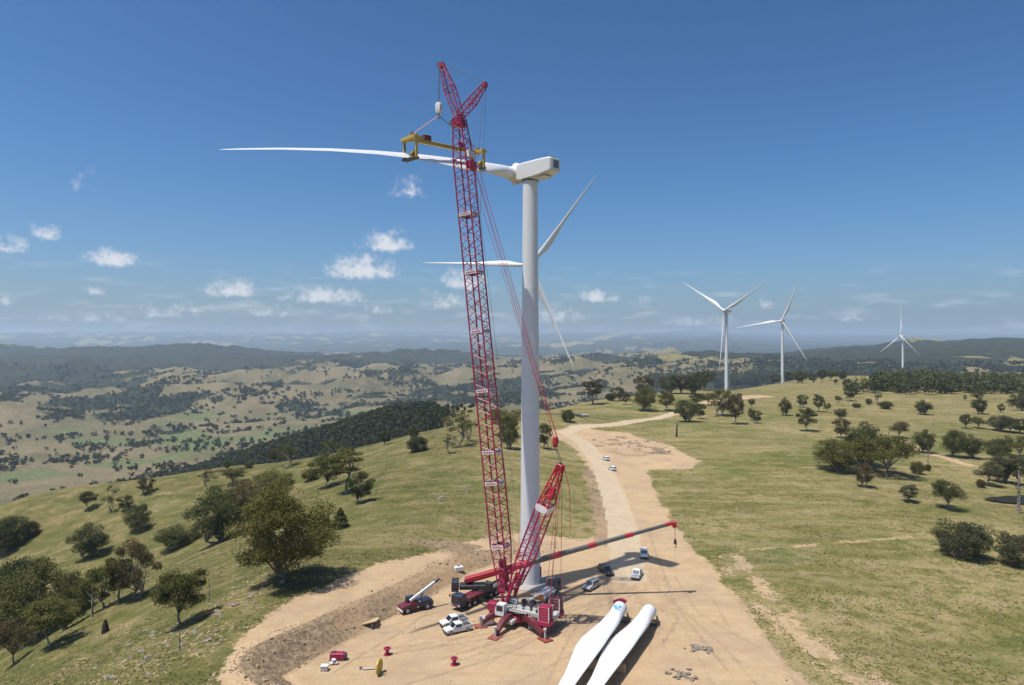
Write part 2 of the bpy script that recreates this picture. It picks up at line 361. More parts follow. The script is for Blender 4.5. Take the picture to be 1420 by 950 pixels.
nv = len(X) + 1
V = np.concatenate([np.stack([X, Y, Zg], -1), [[0, 0, Zg[:len(TH)].mean()]]])
nr, nc = GX.shape
ii = (np.arange(nr-1)[:,None]*nc + np.arange(nc)[None,:]); jj = np.roll(ii, -1, 1)
quads = np.stack([ii, ii+nc, jj+nc, jj], -1).reshape(-1, 4)
fan = np.stack([np.full(nc, nv-1), np.arange(nc), np.roll(np.arange(nc), -1)], -1)
def ground_material():
    g = NT('ground_cover', rough=.95, spec=.08)
    A = g.attr('earth'); B = g.attr('plants')
    n1 = g.noise(.045, 5, .6); n2 = g.noise(.35, 5, .65); n3 = g.noise(2.2, 4, .7); n4 = g.noise(.009, 4, .6)
    streak = g.noise(1.0, 5, .6, g.mapped(g.pos(), (.025,.16,.16), (0,0,-.5)))
    # pasture
    grass = g.mix(g.ramp(n2, .35, .68), (.120,.113,.034), (.208,.178,.068))
    grass = g.mix(g.math('MULTIPLY', g.ramp(streak, .44, .62), .65), grass, (.29,.232,.118))
    grass = g.mix(g.math('MULTIPLY', B[1], g.ramp(n1, .3, .62)), grass, (.092,.116,.030))
    grass = g.mix(g.math('MULTIPLY', g.math('MULTIPLY', B[2], g.ramp(n2, .34, .6)), .85), grass, (.31,.245,.115))
    grass = g.mix(g.math('MULTIPLY', g.ramp(n3, .45, .66), .62), grass, (.062,.064,.020))
    grass = g.mix(g.math('MULTIPLY', g.ramp(n4, .5, .7), .35), grass, (.21,.165,.08))
    C_ = g.attr('land')
    far = g.mix(g.ramp(g.noise(.004, 5, .65), .36, .64), (.100,.092,.046), (.168,.134,.076))
    far = g.mix(g.ramp(B[1], .25, .6), far, (.100,.122,.048))
    far = g.mix(g.math('MULTIPLY', g.ramp(g.noise(.012, 4, .7), .55, .72), .6), far, (.24,.19,.115))
    grass = g.mix(C_[0], grass, far)
    p1 = g.noise(.11, 6, .68, g.mapped(g.pos(), (1,1.5,1), (0,0,.5)), dist=.6)
    grass = g.mix(g.math('MULTIPLY', g.ramp(p1, .52, .66), .6), grass, (.30,.232,.135))
    grass = g.mix(g.math('MULTIPLY', g.ramp(p1, .46, .34), .6), grass, (.078,.094,.026))
    grass = g.mix(g.math('MULTIPLY', C_[2], g.ramp(n2, .25, .6)), grass, g.mix(g.ramp(p1, .42, .62), (.072,.075,.022), (.150,.126,.054)))
    # woodland floor and far scrub
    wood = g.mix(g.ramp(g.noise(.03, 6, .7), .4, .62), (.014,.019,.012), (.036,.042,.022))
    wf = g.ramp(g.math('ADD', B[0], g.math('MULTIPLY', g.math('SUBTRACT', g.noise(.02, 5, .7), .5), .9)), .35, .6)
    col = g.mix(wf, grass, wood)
    # bare earth
    soil = g.mix(g.ramp(n2, .3, .7), (.415,.29,.165), (.455,.335,.205))
    soil = g.mix(g.math('MULTIPLY', g.ramp(n1, .4, .65), .6), soil, (.40,.285,.185))
    ruts = g.noise(1.0, 4, .55, g.mapped(g.pos(), (.06,.55,.4), (0,0,1.05)), dist=1.2)
    soil = g.mix(g.math('MULTIPLY', g.ramp(ruts, .46, .70), .30), soil, (.30,.205,.118))
    soil = g.mix(g.math('MULTIPLY', g.ramp(n3, .48, .74), .38), soil, (.235,.165,.10))
    soil = g.mix(g.math('MULTIPLY', g.ramp(g.noise(.09, 6, .7), .42, .68), .55), soil, (.30,.222,.145))
    soil = g.mix(g.math('MULTIPLY', g.ramp(g.math('MULTIPLY', C_[1], g.noise(.6, 4, .6)), .10, .5), .78), soil, (.27,.195,.125))
    de = g.math('ADD', A[0], g.math('MULTIPLY', g.math('SUBTRACT', g.noise(.9, 6, .75), .5), 1.9))
    col = g.mix(g.ramp(de, .38, .62), col, soil)
    bk = g.mix(g.ramp(g.noise(1.1, 6, .72), .36, .66), (.145,.106,.068), (.315,.228,.143))
    bk = g.mix(g.math('MULTIPLY', g.ramp(n1, .45, .6), .6), bk, (.37,.255,.145))
    col = g.mix(g.ramp(g.math('ADD', A[2], g.math('MULTIPLY', g.math('SUBTRACT', n2, .5), .6)), .3, .7), col, bk)
    rd = g.mix(g.ramp(g.noise(.25, 4, .6), .35, .7), (.415,.325,.215), (.46,.37,.255))
    col = g.mix(g.ramp(A[1], .3, .8), col, rd)
    g.color(col)
    g.bump(g.math('ADD', g.math('MULTIPLY', n3, .6), n2), .7, .4)
    return g.m
M_GROUND = ground_material()
gme = np_mesh('ground', V, [quads, fan], [M_GROUND], smooth=True)
def put_attr(me, name, cols):
    a = me.color_attributes.new(name, 'FLOAT_COLOR', 'POINT')
    c = np.ones((nv, 4), np.float32)
    for k, v in enumerate(cols): c[:-1, k] = v
    c[-1, :3] = c[0, :3]
    a.data.foreach_set('color', c.ravel())
TYRE = np.zeros_like(X); pm = (R_ < 260) & (np.abs(TH_) < .8); _r = random.Random(8)
def tyre(pts, off=1.0):
    # smooth pair of wheel marks through pixels on the pad
    p = np.array([W(a, b) for a, b in pts]); t = np.linspace(0, len(p)-1, 40); q = np.stack([np.interp(t, range(len(p)), p[:,k]) for k in (0, 1)], -1)
    for _ in range(6): q[1:-1] = (q[:-2]+q[1:-1]*2+q[2:])/4
    d = np.gradient(q, axis=0); d /= np.linalg.norm(d, axis=1)[:,None]; nn = np.stack([-d[:,1], d[:,0]], -1)
    for s_ in (-off, off):
        TYRE[:] = np.maximum(TYRE, sstep(.55, .15, sel(lambda x, y: line_d(x, y, q+nn*s_), pm, 99.))*_r.uniform(.25, .8))
for pts in ([(868,790),(855,820),(800,850),(700,905),(560,945)],[(870,790),(880,830),(830,880),(740,930),(690,950)],[(862,800),(790,838),(690,880),(560,900),(440,930)],
            [(600,850),(560,880),(500,915),(470,935)],[(640,890),(720,905),(800,900),(850,880)],[(905,790),(930,850),(960,910),(980,950)],[(870,780),(920,830),(1000,900),(1040,950)],
            [(560,860),(600,900),(680,920),(760,945)],[(500,900),(560,915),(660,900),(760,880),(850,840)],[(930,800),(960,850),(1010,880),(1050,900)],[(590,860),(520,890),(440,925)],[(890,720),(905,770),(930,840),(1000,930)]): tyre(pts)
for k in range(22):
    a = (_r.uniform(840,900), _r.uniform(780,840)); b = (_r.uniform(440,1040), _r.uniform(870,948)); m = ((a[0]+b[0])/2+_r.uniform(-60,60), (a[1]+b[1])/2+_r.uniform(-18,18)); tyre((a, m, b))
verge = sstep(4.5, 1.5, sel(lambda x, y: line_d(x, y, [H(846,752),H(838,712),H(830,682),H(820,655)]), near, 99)-.6+jit*.4)
behind = sstep(12, -2, sel(lambda x, y: np.hypot((x+2)*.6, (y-171)*1.5), near, 99)-10)*(Y > 158)
spoil = sstep(1.0, .5, sel(lambda x, y: np.hypot((x-W(880,620)[0])/24, (y-W(880,620)[1])/36), near, 99))*sstep(-.1, .35, fbm(X/6, Y/9, 123, 4)+.05)*.75
bank = np.maximum.reduce([bank, spoil, verge*.72, behind*sstep(.0, .4, fbm(X/5, Y/5, 121, 4)+.12)*.75*(sdP > .5)])
allroad = np.clip(np.maximum(road, spur*.8), 0, 1)
put_attr(gme, 'earth', (np.clip(np.maximum.reduce([dirt, spur, ftr, stony*.36]), 0, 1), allroad, bank))
put_attr(gme, 'land', (sstep(480, 900, R_)*sstep(-15, -45, Zg), TYRE, sstep(6, -30, X)*sstep(520, 380, R_)*(fbm(X/30, Y/30, 117, 4)*.5+.85).clip(0, 1)))
put_attr(gme, 'plants', (np.clip(wood, 0, 1), np.clip(green, 0, 1), dry))
GROUND = tag(link('ground', gme), 'grassy ridge with bare crane pad, valley pastures and far ranges', 'ground', kind='structure')
# ------------------------------------------------------------------ trees
def leaf_material(name, c1, c2, scale=.9):
    m = bpy.data.materials.new(name); m.use_nodes = True; N = m.node_tree.nodes; L = m.node_tree.links; N.clear()
    out = N.new('ShaderNodeOutputMaterial'); d = N.new('ShaderNodeBsdfDiffuse'); t = N.new('ShaderNodeBsdfTranslucent'); mx = N.new('ShaderNodeMixShader')
    mx.inputs[0].default_value = .22; L.new(d.outputs[0], mx.inputs[1]); L.new(t.outputs[0], mx.inputs[2]); L.new(mx.outputs[0], out.inputs[0])
    g = N.new('ShaderNodeNewGeometry'); n = N.new('ShaderNodeTexNoise'); n.inputs['Scale'].default_value = scale; n.inputs['Detail'].default_value = 3
    L.new(g.outputs['Position'], n.inputs['Vector'])
    oi = N.new('ShaderNodeObjectInfo')
    a = N.new('ShaderNodeMath'); a.operation = 'MULTIPLY_ADD'; a.inputs[1].default_value = .5; L.new(oi.outputs['Random'], a.inputs[0])
    b = N.new('ShaderNodeMath'); b.operation = 'SUBTRACT'; b.inputs[1].default_value = .25; L.new(n.outputs[0], b.inputs[0]); L.new(b.outputs[0], a.inputs[2])
    mr = N.new('ShaderNodeMapRange'); mr.inputs[1].default_value = .2; mr.inputs[2].default_value = .75; L.new(a.outputs[0], mr.inputs[0])
    c = N.new('ShaderNodeMix'); c.data_type = 'RGBA'; c.inputs[6].default_value = (*c1, 1); c.inputs[7].default_value = (*c2, 1); L.new(mr.outputs[0], c.inputs[0])
    L.new(c.outputs[2], d.inputs[0]); L.new(c.outputs[2], t.inputs[0])
    return m
LEAF = {'olive': leaf_material('leaf_olive', (.080,.088,.028), (.150,.146,.048)),
        'gold': leaf_material('leaf_gold', (.076,.078,.023), (.140,.130,.040)),
        'dark': leaf_material('leaf_dark', (.056,.066,.028), (.102,.108,.042)),
        'grey': leaf_material('leaf_grey', (.074,.079,.042), (.118,.118,.060)),
        'brown': leaf_material('leaf_brown', (.085,.070,.036), (.135,.108,.052)),
        'wood': leaf_material('leaf_woodland', (.028,.036,.020), (.058,.064,.032), .02),
        'valley': leaf_material('leaf_valley', (.030,.037,.020), (.056,.060,.030), .02)}
def bark():
    g = NT('bark', .9, .1); g.color(g.mix(g.ramp(g.noise(3, 4, .6, g.mapped(g.obj(), (1,1,.25))), .38, .66), (.15,.115,.085), (.42,.37,.31))); return g.m
M_BARK = bark()
def dead_bark():
    g = NT('dead_bark', .9, .1); g.color(g.mix(g.ramp(g.noise(2, 4), .4, .65), (.16,.13,.105), (.40,.36,.32))); return g.m
M_DEAD = dead_bark()
def tube_np(pts, rad, n=6):
    """tapered tube through points"""
    pts = np.array(pts, float); V = []; F = []
    for i, p in enumerate(pts):
        d = pts[min(i+1, len(pts)-1)]-pts[max(i-1, 0)]; d /= np.linalg.norm(d)+1e-9
        a = np.cross(d, (0, 0, 1) if abs(d[2]) < .9 else (1, 0, 0)); a /= np.linalg.norm(a); b = np.cross(d, a)
        for k in range(n):
            t = 2*math.pi*k/n; V.append(p+rad[i]*(math.cos(t)*a+math.sin(t)*b))
    for i in range(len(pts)-1):
        for k in range(n): F.append((i*n+k, i*n+(k+1) % n, (i+1)*n+(k+1) % n, (i+1)*n+k))
    return np.array(V), np.array(F)
def merge_np(parts):
    V = []; F = {}; o = 0
    for v, f in parts:
        V.append(v); F.setdefault(f.shape[1], []).append(f+o); o += len(v)
    return np.concatenate(V), [np.concatenate(x) for x in F.values()]
def leaves_np(rng, P, size, up=.35):
    """a small bent leaf spray at each point"""
    n = len(P); d = rng.normal(size=(n, 3)); d[:,2] *= .7; d /= np.linalg.norm(d, axis=1)[:,None]
    nm = rng.normal(size=(n, 3)); nm[:,2] = np.abs(nm[:,2])+up
    a = np.cross(d, nm); a /= np.linalg.norm(a, axis=1)[:,None]+1e-9
    s = size*rng.uniform(.6, 1.35, (n, 1)); w = s*rng.uniform(.35, .6, (n, 1))
    V = np.stack([P-d*s*.5, P+a*w*.5, P+d*s*.5, P-a*w*.5], 1).reshape(-1, 3)
    return V, np.arange(4*n).reshape(n, 4)
def crown_tree(seed, h, w, base=.32, nclump=30, leaves=5000, leaf=.5, stems=1, flat=.75, droop=0.0, clump=.17, open_=0.0):
    """returns (trunk mesh, crown mesh) of a gum tree h high and w wide standing at the origin"""
    rng = np.random.default_rng(seed)
    cz_ = h*(base+1)/2; hz = h*(1-base)/2; C = []
    for i in range(nclump*6):
        if len(C) >= nclump: break
        p = rng.normal(size=3); p /= np.linalg.norm(p); p[2] = p[2]*.95+.1
        rr = rng.uniform(.38, .95)**.75
        c = np.array([p[0]*w/2*rr, p[1]*w/2*rr, cz_+p[2]*hz*rr])
        if rng.random() < .85 and c[2] < h*(base+.02) and flat > .5: continue
        if all(np.linalg.norm((c-q)/np.array([w, w, h])) > clump*.62 for q in C): C.append(c)
    C = np.array(C); per = int(leaves/len(C)); LP = []
    for c in C:
        rc = w*clump*rng.uniform(.65, 1.25)
        q = rng.normal(size=(per, 3)); q /= np.linalg.norm(q, axis=1)[:,None]
        q *= (rng.uniform(.25, 1, (per, 1))**.55)*rc; q[:,2] = q[:,2]*.62*flat+np.abs(q[:,2])*.1-droop*rng.random(per)*rc
        LP.append(c+q)
    # loose tufts that break the outline
    k = int(leaves*.05); q = rng.normal(size=(k, 3)); q /= np.linalg.norm(q, axis=1)[:,None]
    LP.append(np.array([0, 0, cz_])+q*np.array([w/2, w/2, hz])*rng.uniform(.55, 1.03, (k, 1)))
    LP = np.concatenate(LP)
    LP = LP[LP[:,2] > h*min(base*.45, .2)]
    cv, cf = leaves_np(rng, LP, leaf)
    T = []; tr = max(.02*h, .09)
    for s in range(stems):
        off = np.array([rng.normal()*.03*w, rng.normal()*.03*w, 0])*(stems > 1)
        fork = np.array([rng.normal()*.05*w, rng.normal()*.05*w, h*base*rng.uniform(.75, 1.1)])+off*4
        T.append(tube_np([off+(0,0,-.5), off*1.2+(0,0,h*.02), (off+fork)/2+rng.normal(size=3)*.02*w, fork], [tr*1.6, tr*1.25, tr, tr*.82], 7))
        mine = C[s::stems]
        for c in mine[:14]:
            m = fork*.5+c*.5+np.array([0, 0, .04*h])+rng.normal(size=3)*.04*w
            T.append(tube_np([fork-(0,0,.02*h), m, c], [tr*.62, tr*.34, tr*.12], 5))
    tv, tf = merge_np(T)
    return np_mesh('trunk', tv, tf, [M_BARK], smooth=True), np_mesh('crown', cv, cf, [LEAF['olive']])
def conifer(seed, h, w):
    rng = np.random.default_rng(seed); n = 2600
    z = rng.uniform(.06, 1, n)**1.2*h; r = (1-z/h)**.75*w/2*rng.uniform(.35, 1, n)**.5*(1+.18*np.sin(z*5)); t = rng.uniform(0, 6.283, n)
    v, f = leaves_np(rng, np.stack([r*np.cos(t), r*np.sin(t), z], -1), .42)
    tv, tf = tube_np([(0,0,-.4),(0,0,h*.5),(0,0,h*.95)], [.16, .1, .03], 6)
    return np_mesh('trunk', tv, tf, [M_BARK], smooth=True), np_mesh('crown', v, f, [LEAF['dark']])
PROTO = {   # kind: (height, width, meshes)
 'big': (15, 16, [crown_tree(21, 15, 16, .10, 58, 36000, .36, 1, .85, .5, .135)]),
 'round': (9, 8.5, [crown_tree(2, 9, 8.5, .36, 34, 15000, .29, 1, .8, .1, .17), crown_tree(3, 9, 8.5, .30, 30, 13000, .30, 1, .8, .2, .17)]),
 'gum': (11, 10, [crown_tree(4, 11, 10, .22, 26, 12500, .33, 1, 1.0, .3, .165), crown_tree(5, 11, 10, .27, 22, 11000, .33, 1, 1.0, .3, .18), crown_tree(6, 11, 10, .17, 28, 12500, .33, 2, 1.0, .4, .155)]),
 'dense': (10, 11, [crown_tree(7, 10, 11, .06, 42, 14500, .35, 2, 1.0, .2, .16), crown_tree(8, 10, 11, .08, 38, 13500, .35, 2, 1.0, .3, .17)]),
 'bush': (5, 8, [crown_tree(9, 5, 8, .0, 44, 15000, .26, 3, .9, 0, .16), crown_tree(10, 5, 8, .0, 38, 13000, .26, 3, .9, 0, .17)]),
 'open': (11, 9, [crown_tree(11, 11, 9, .34, 15, 2100, .42, 2, .7, .2, .15), crown_tree(12, 11, 9, .38, 12, 1500, .40, 3, .7, .3, .15)]),
 'tall': (16, 9, [crown_tree(13, 16, 9, .32, 28, 6500, .5, 1, .85, .3, .18), crown_tree(14, 16, 10, .42, 24, 6000, .5, 1, .6, .1, .19)]),
 'pine': (5, 5, [conifer(15, 5, 5)]),
}
TREE_N = [0]
def tree(px, py, wpx, hpx, kind, leaf, label, group=None, name='gum_tree', xy=None):
    x, y = xy if xy else hit(px, py)
    r = math.hypot(x, y); sc = y/FPX
    ph, pw, ms = PROTO[kind]; i = TREE_N[0]; TREE_N[0] += 1
    rnd = random.Random(i*7+3)
    e = bpy.data.objects.new(name, None); COL.objects.link(e); e.empty_display_size = .5
    e.location = (x, y, ground(x, y)-.1)
    sw = wpx*sc/pw*1.06; shh = hpx*sc/ph*1.05
    e.scale = (sw, sw*rnd.uniform(.9, 1.1), shh); e.rotation_euler = (0, 0, rnd.uniform(0, 6.283))
    tm, cm = ms[i % len(ms)]
    link('trunk', tm, e); c = link('crown', cm, e)
    c.material_slots[0].link = 'OBJECT'; c.material_slots[0].material = LEAF[leaf]
    if i < 9999 and group and isinstance(label, list): label = label.pop(0)
    tag(e, label, 'shrub' if kind == 'bush' else 'tree', group)
    return e
def trees(rows, label, group):
    for (px, py, w, h, k, lf) in rows: tree(px, py, w, h, k, lf, label, group, name='shrub' if k == 'bush' else 'gum_tree')
# near slope beside the pad
tree(392,808,132,130,'big','gold','large spreading golden-olive gum tree beside the track above the cut bank')
tree(250,868,68,76,'round','olive','lone mushroom-shaped olive gum tree on the stony slope below the track')
tree(53,884,92,100,'dense','olive','tallest dark olive tree of the clump low on the near slope')
tree(28,858,72,84,'dense','dark','broad dark tree at the back of the slope clump')
tree(92,872,50,56,'dense','olive','leafy olive tree filling the middle front of the slope clump')
tree(4,888,64,84,'dense','olive','wide olive tree cut off at the outer end of the slope clump')
tree(70,898,58,62,'round','olive','round tree with leaning dark trunk at the front of the slope clump')
tree(20,921,46,66,'gum','brown','brownish tree with forked trunk at the lowest end of the slope clump')
tree(105,852,52,54,'dense','dark','dense dark bushy tree in the middle of the slope clump', name='gum_tree')
tree(144,843,62,58,'gum','olive','flat-topped tree beside the thin dead trunk on the near slope')
tree(165,836,40,62,'tall','olive','slim tall tree standing between two broader trees on the near slope')
tree(186,830,58,78,'gum','brown','brown-topped tall tree at the upper end of the slope clump')
tree(302,752,72,72,'dense','dark','dense dark tree in the gully behind the large golden gum')
tree(248,757,54,28,'bush','dark','low spreading dark shrub at the foot of the gully tree', name='shrub')
tree(345,716,84,46,'dense','brown','reddish brown tree in the gully touching the large golden gum')
tree(378,680,58,26,'bush','olive','low olive shrub in the gully above the large golden gum', name='shrub')
tree(125,773,46,44,'dense','dark','lone dark bushy tree on the open face of the grassy spur')
tree(472,732,27,27,'pine','dark','small dark green conifer on the open grass slope', name='conifer')
tree(452,676,42,44,'gum','olive','round gum at the upper end of a group of three on the slope')
tree(480,684,46,58,'tall','olive','tall bare-stemmed gum in the middle of a group of three on the slope')
tree(498,698,34,42,'gum','dark','small gum at the lower end of a group of three on the slope')
trees([(17,758,40,42,'dense','dark'),(42,743,24,20,'bush','brown'),(3,768,36,40,'dense','dark')],
      ['dark scrubby tree in the middle of the thicket where the gully opens out','low brownish shrub at the upper edge of the gully thicket','dark broad tree at the lower edge of the gully thicket'], 'thicket at the mouth of the gully')
trees([(122,707,20,24,'round','olive'),(152,711,22,36,'open','brown'),(173,707,20,20,'gum','dark'),(188,737,36,34,'dense','dark'),(197,716,14,18,'gum','dark'),(203,684,25,21,'gum','brown')],
      ['round olive tree casting a shadow patch on the grassy spur face','thin-crowned brownish tree in the loose group on the spur face','small dark tree beside the thin-crowned one on the spur face','largest dark bushy tree of the loose group on the spur face','slim dark tree just above the largest bushy one on the spur face','brownish tree near the crest of the grassy spur'], 'trees on the spur face')
tree(290,680,26,30,'open','brown','leafless brown tree beside a bare red scrape on the spur')
tree(323,671,27,24,'gum','grey','grey-green tree beside the leafless brown tree on the spur')
trees([(395,647,34,30,'open','gold'),(378,642,12,16,'gum','dark'),(456,634,26,24,'open','olive'),(481,630,18,11,'bush','dark'),(315,652,10,12,'gum','dark'),(345,649,12,8,'bush','dark')],
      ['orange-topped open tree on the spur skyline before the dark wood','slim dark tree beside the orange-topped tree on the spur skyline','open olive tree on the spur skyline above the three slope gums','low dark shrub on the spur skyline beside the open olive tree','tiny dark tree on the spur skyline above the leafless tree','low dark shrub on the spur skyline above the grey-green tree'], 'trees on the spur skyline')
trees([(534,617,16,18,'gum','dark'),(573,608,16,14,'dense','dark')], ['small dark tree alone on the ridge skyline before the dark wood','dark rounded tree above the grey-green shrub on the ridge skyline'], 'dark trees on the ridge skyline')
tree(580,626,28,20,'bush','grey','grey-green shrub on the ridge slope below the open gum trees', name='shrub')
tree(430,666,24,16,'bush','olive','small olive shrub beside the group of three slope gums', name='shrub')
trees([(632,619,42,47,'open','olive'),(651,613,30,44,'open','brown'),(625,629,18,26,'open','grey')], ['widest thin-crowned gum with pale stems on the ridge beside the red boom','brownish thin-crowned gum closest to the red boom on the ridge','small sparse grey sapling in front of the thin-crowned ridge gums'], 'open gums by the boom')
tree(706,622,26,38,'dense','dark','dark tree on the ridge between the red boom and the white tower')
tree(699,604,42,40,'gum','gold','pale olive-gold tree behind the dark tree between boom and tower')
tree(755,622,20,34,'gum','dark','dark tree on the ridge half hidden behind the white tower')
# ridge crest
tree(822,561,29,34,'tall','brown','tall flat-topped tree standing alone on the ridge crest above the road')
tree(787,585,17,17,'bush','dark','dark shrub beside the pale concrete slab on the ridge', name='shrub')
trees([(858,556,24,19,'gum','dark'),(868,561,13,15,'gum','dark'),(846,556,14,10,'bush','dark')], ['dark tree in a small clump between the flat-topped tree and the ridge wood','slim dark tree beside the small crest clump','low dark shrub in the small crest clump by the flat-topped tree'], 'small crest clump')
tree(896,570,32,34,'dense','olive','broad bushy tree above the bend of the ridge track')
tree(924,570,24,26,'gum','olive','small olive tree above the end of the ridge track')
tree(951,585,30,30,'dense','dark','dense dark tree below the end of the ridge track')
trees([(971,581,15,21,'gum','dark'),(966,563,20,18,'gum','dark'),(982,562,18,18,'gum','dark')], ['slim dark tree standing clear on the grass between ridge track and far turbine','dark tree above the slim one between ridge track and far turbine','dark rounded tree closest to the far turbine foot below its tower'], 'dark trees below the turbine')
tree(1002,577,32,36,'gum','olive','green tree standing in front of the first far turbine tower')
tree(1020,588,28,40,'gum','brown','grey-brown tree on the grass beside the green tree before the first far turbine')
trees([(1042,566,9,14,'gum','dark'),(1049,587,15,17,'gum','dark'),(1041,583,9,16,'gum','dark'),(1089,576,18,23,'dense','olive')], ['tiny tree just below the pale far turbine pad','small dark tree of a close pair below the far turbine pad','slim tree leaning on its partner below the far turbine pad','bushy olive tree alone on the grass below the second far turbine'], 'small trees below the far pads')
trees([(893,548,28,26,'gum','brown'),(911,544,28,26,'gum','dark'),(929,546,28,26,'dense','dark'),(946,546,26,25,'gum','brown'),(961,547,26,26,'dense','dark'),(977,541,28,28,'gum','dark'),(991,538,22,24,'gum','dark'),(904,536,24,18,'gum','dark'),(938,534,24,18,'dense','dark'),(958,533,24,17,'gum','dark')],
      'dark gum tree in the wood along the ridge crest beside the first far turbine', 'wood on the ridge crest')
trees([(1019,534,15,14,'gum','dark'),(1028,533,17,15,'gum','olive'),(1040,533,20,18,'dense','dark'),(1053,532,14,14,'gum','dark'),(1062,531,17,16,'gum','dark'),(1073,533,17,14,'gum','dark'),(1095,531,16,15,'gum','dark'),(1109,531,20,17,'dense','dark'),(1128,531,12,13,'gum','dark'),(1140,530,14,17,'gum','dark'),(1152,528,16,15,'gum','dark'),(1168,527,15,13,'dense','dark'),(1159,533,6,7,'gum','dark'),(1118,527,16,12,'gum','dark')],
      'small dark tree in the row along the skyline by the second far turbine', 'skyline row by the second turbine')
# open plateau
trees([(1113,565,16,17,'gum','dark'),(1135,571,17,23,'gum','dark'),(1147,572,9,14,'gum','olive'),(1178,556,15,21,'gum','dark'),(1175,541,13,15,'gum','dark'),(1163,559,9,11,'gum','grey'),(1188,566,11,7,'bush','brown'),(1205,561,9,8,'bush','grey'),(1217,561,18,21,'open','grey'),(1228,567,18,10,'bush','dark')],
      ['dark tree at the inner end of the upper pasture below the skyline row','tall dark tree of a close pair on the upper pasture','slim olive sapling beside the tall dark tree on the upper pasture','dark tree at the corner of the skyline wood','small dark tree touching the skyline wood corner','small grey-green tree in front of the skyline wood corner','low brown shrub in front of the skyline wood corner','tiny grey shrub before the sparse grey tree on the upper pasture','sparse grey thin-crowned tree in front of the skyline wood','low dark shrub beside the sparse grey tree before the skyline wood'], 'scattered trees on the upper pasture')
tree(1119,598,27,31,'gum','dark','dark tree with a shaded trunk standing alone on the pasture above the gum cluster')
trees([(1165,586,17,21,'gum','dark'),(1167,607,22,26,'gum','brown')], ['small dark tree standing higher above the broad gum cluster','brownish tree touching the back of the broad gum cluster'], 'brownish trees above the cluster')
tree(1280,575,23,19,'dense','dark','dense dark rounded tree alone in the upper pasture below the wood')
tree(1246,607,23,24,'gum','brown','lone brownish tree between the gum cluster and the upper pasture')
tree(1283,628,27,30,'dense','dark','dark rounded tree beside a bare thin stem on the pasture')
trees([(1356,556,17,16,'gum','dark'),(1359,574,21,21,'dense','dark'),(1388,572,10,12,'gum','olive'),(1339,594,17,19,'gum','dark'),(1358,594,19,17,'gum','olive'),(1338,555,5,7,'gum','dark')],
      ['upper dark tree of two standing one above the other on the far pasture','lower dark tree of two standing one above the other on the far pasture','tiny olive tree alone near the far pasture edge','small dark tree at the lower end of the scattered line on the far pasture','olive tree beside the lowest dark tree of the far pasture line','tiny dark bush-like tree near the skyline wood corner'], 'line of trees on the far pasture')
trees([(1388,598,28,22,'dense','grey'),(1401,600,24,22,'gum','grey'),(1415,601,22,20,'gum','dark'),(1415,570,30,24,'dense','dark')], ['broad grey-green tree in the clump at the far pasture edge','grey tree in the middle of the far pasture edge clump','dark tree at the outer end of the far pasture edge clump','dark broad tree standing above the far pasture edge clump'], 'clump at the pasture edge')
trees([(1325,634,30,38,'dense','dark'),(1346,635,28,30,'dense','dark')], ['taller dark tree of a touching pair on the pasture','lower dark tree of a touching pair on the pasture'], 'touching pair of trees')
tree(1383,638,32,30,'dense','dark','dark rounded tree above the clump by the pond')
tree(1413,634,32,32,'gum','gold','golden-green tree above the clump by the pond')
tree(1163,653,62,44,'dense','olive','broad dome-shaped tree at the edge of the gum cluster')
tree(1196,646,54,56,'dense','dark','dark tree at the back of the gum cluster')
tree(1229,660,66,58,'gum','gold','golden-green spreading gum tree with a long shadow in the gum cluster')
tree(1197,675,23,31,'gum','brown','small brown-stemmed tree in front of the gum cluster')
tree(1261,696,26,23,'gum','grey','small grey-green tree alone on the open pasture')
tree(1316,706,38,42,'gum','dark','neat round-headed tree with a thin shadow alone on the pasture')
tree(1272,657,18,17,'bush','olive','small rounded shrub beside the golden-green gum', name='shrub')
tree(1287,653,8,9,'bush','dark','tiny shrub at the foot of a bare thin stem', name='shrub')
trees([(1370,673,32,32,'gum','grey'),(1391,669,34,38,'dense','grey'),(1412,673,34,40,'gum','grey')], ['grey-green tree at the open end of the clump over the pond','tallest grey-green tree in the middle of the clump over the pond','grey-green tree behind the pale dead trunk by the pond'], 'clump by the pond')
tree(1360,676,12,11,'bush','brown','small brown shrub at the edge of the clump by the pond', name='shrub')
tree(1334,772,64,48,'bush','grey','wide dome-shaped grey-green shrub on the near pasture', name='shrub')
tree(1413,785,48,42,'bush','grey','grey-green dome shrub beside the pale field track end', name='shrub')

def bare_stem(px, py, hpx, r, label, limbs=0, mat=None, lean=0):
    x, y = hit(px, py); h = hpx*y/FPX; rng = np.random.default_rng(int(px))
    P = [tube_np([(0,0,-.3),(lean*h*.4,0,h*.5),(lean*h,0,h)], [r*1.3, r, r*.35], 7)]
    for k in range(limbs):
        z = h*rng.uniform(.35, .85); a = rng.uniform(0, 6.28); l = h*rng.uniform(.18, .32)
        P.append(tube_np([(lean*z,0,z),(lean*z+math.cos(a)*l*.6, math.sin(a)*l*.6, z+l*.35),(lean*z+math.cos(a)*l, math.sin(a)*l, z+l*.9)], [r*.5, r*.3, r*.12], 5))
    v, f = merge_np(P)
    o = link('dead_tree', np_mesh('dead_tree', v, f, [mat or M_DEAD], smooth=True)); o.location = (x, y, ground(x, y))
    tag(o, label, 'dead tree')
M_CHAR = NT('charred_wood', .9, .1); M_CHAR.color((.035,.03,.028)); M_CHAR = M_CHAR.m
bare_stem(146,877,17,.62,'short charred tree stump on the near grass slope', 0, M_CHAR)
bare_stem(128,856,40,.2,'thin pale dead trunk beside the slope clump', 2)
bare_stem(249,902,28,.12,'slender dead sapling standing on the stony ground below the mushroom-shaped gum', 3)
bare_stem(290,840,42,.10,'thin bare stem beside the mushroom-shaped gum', 3)
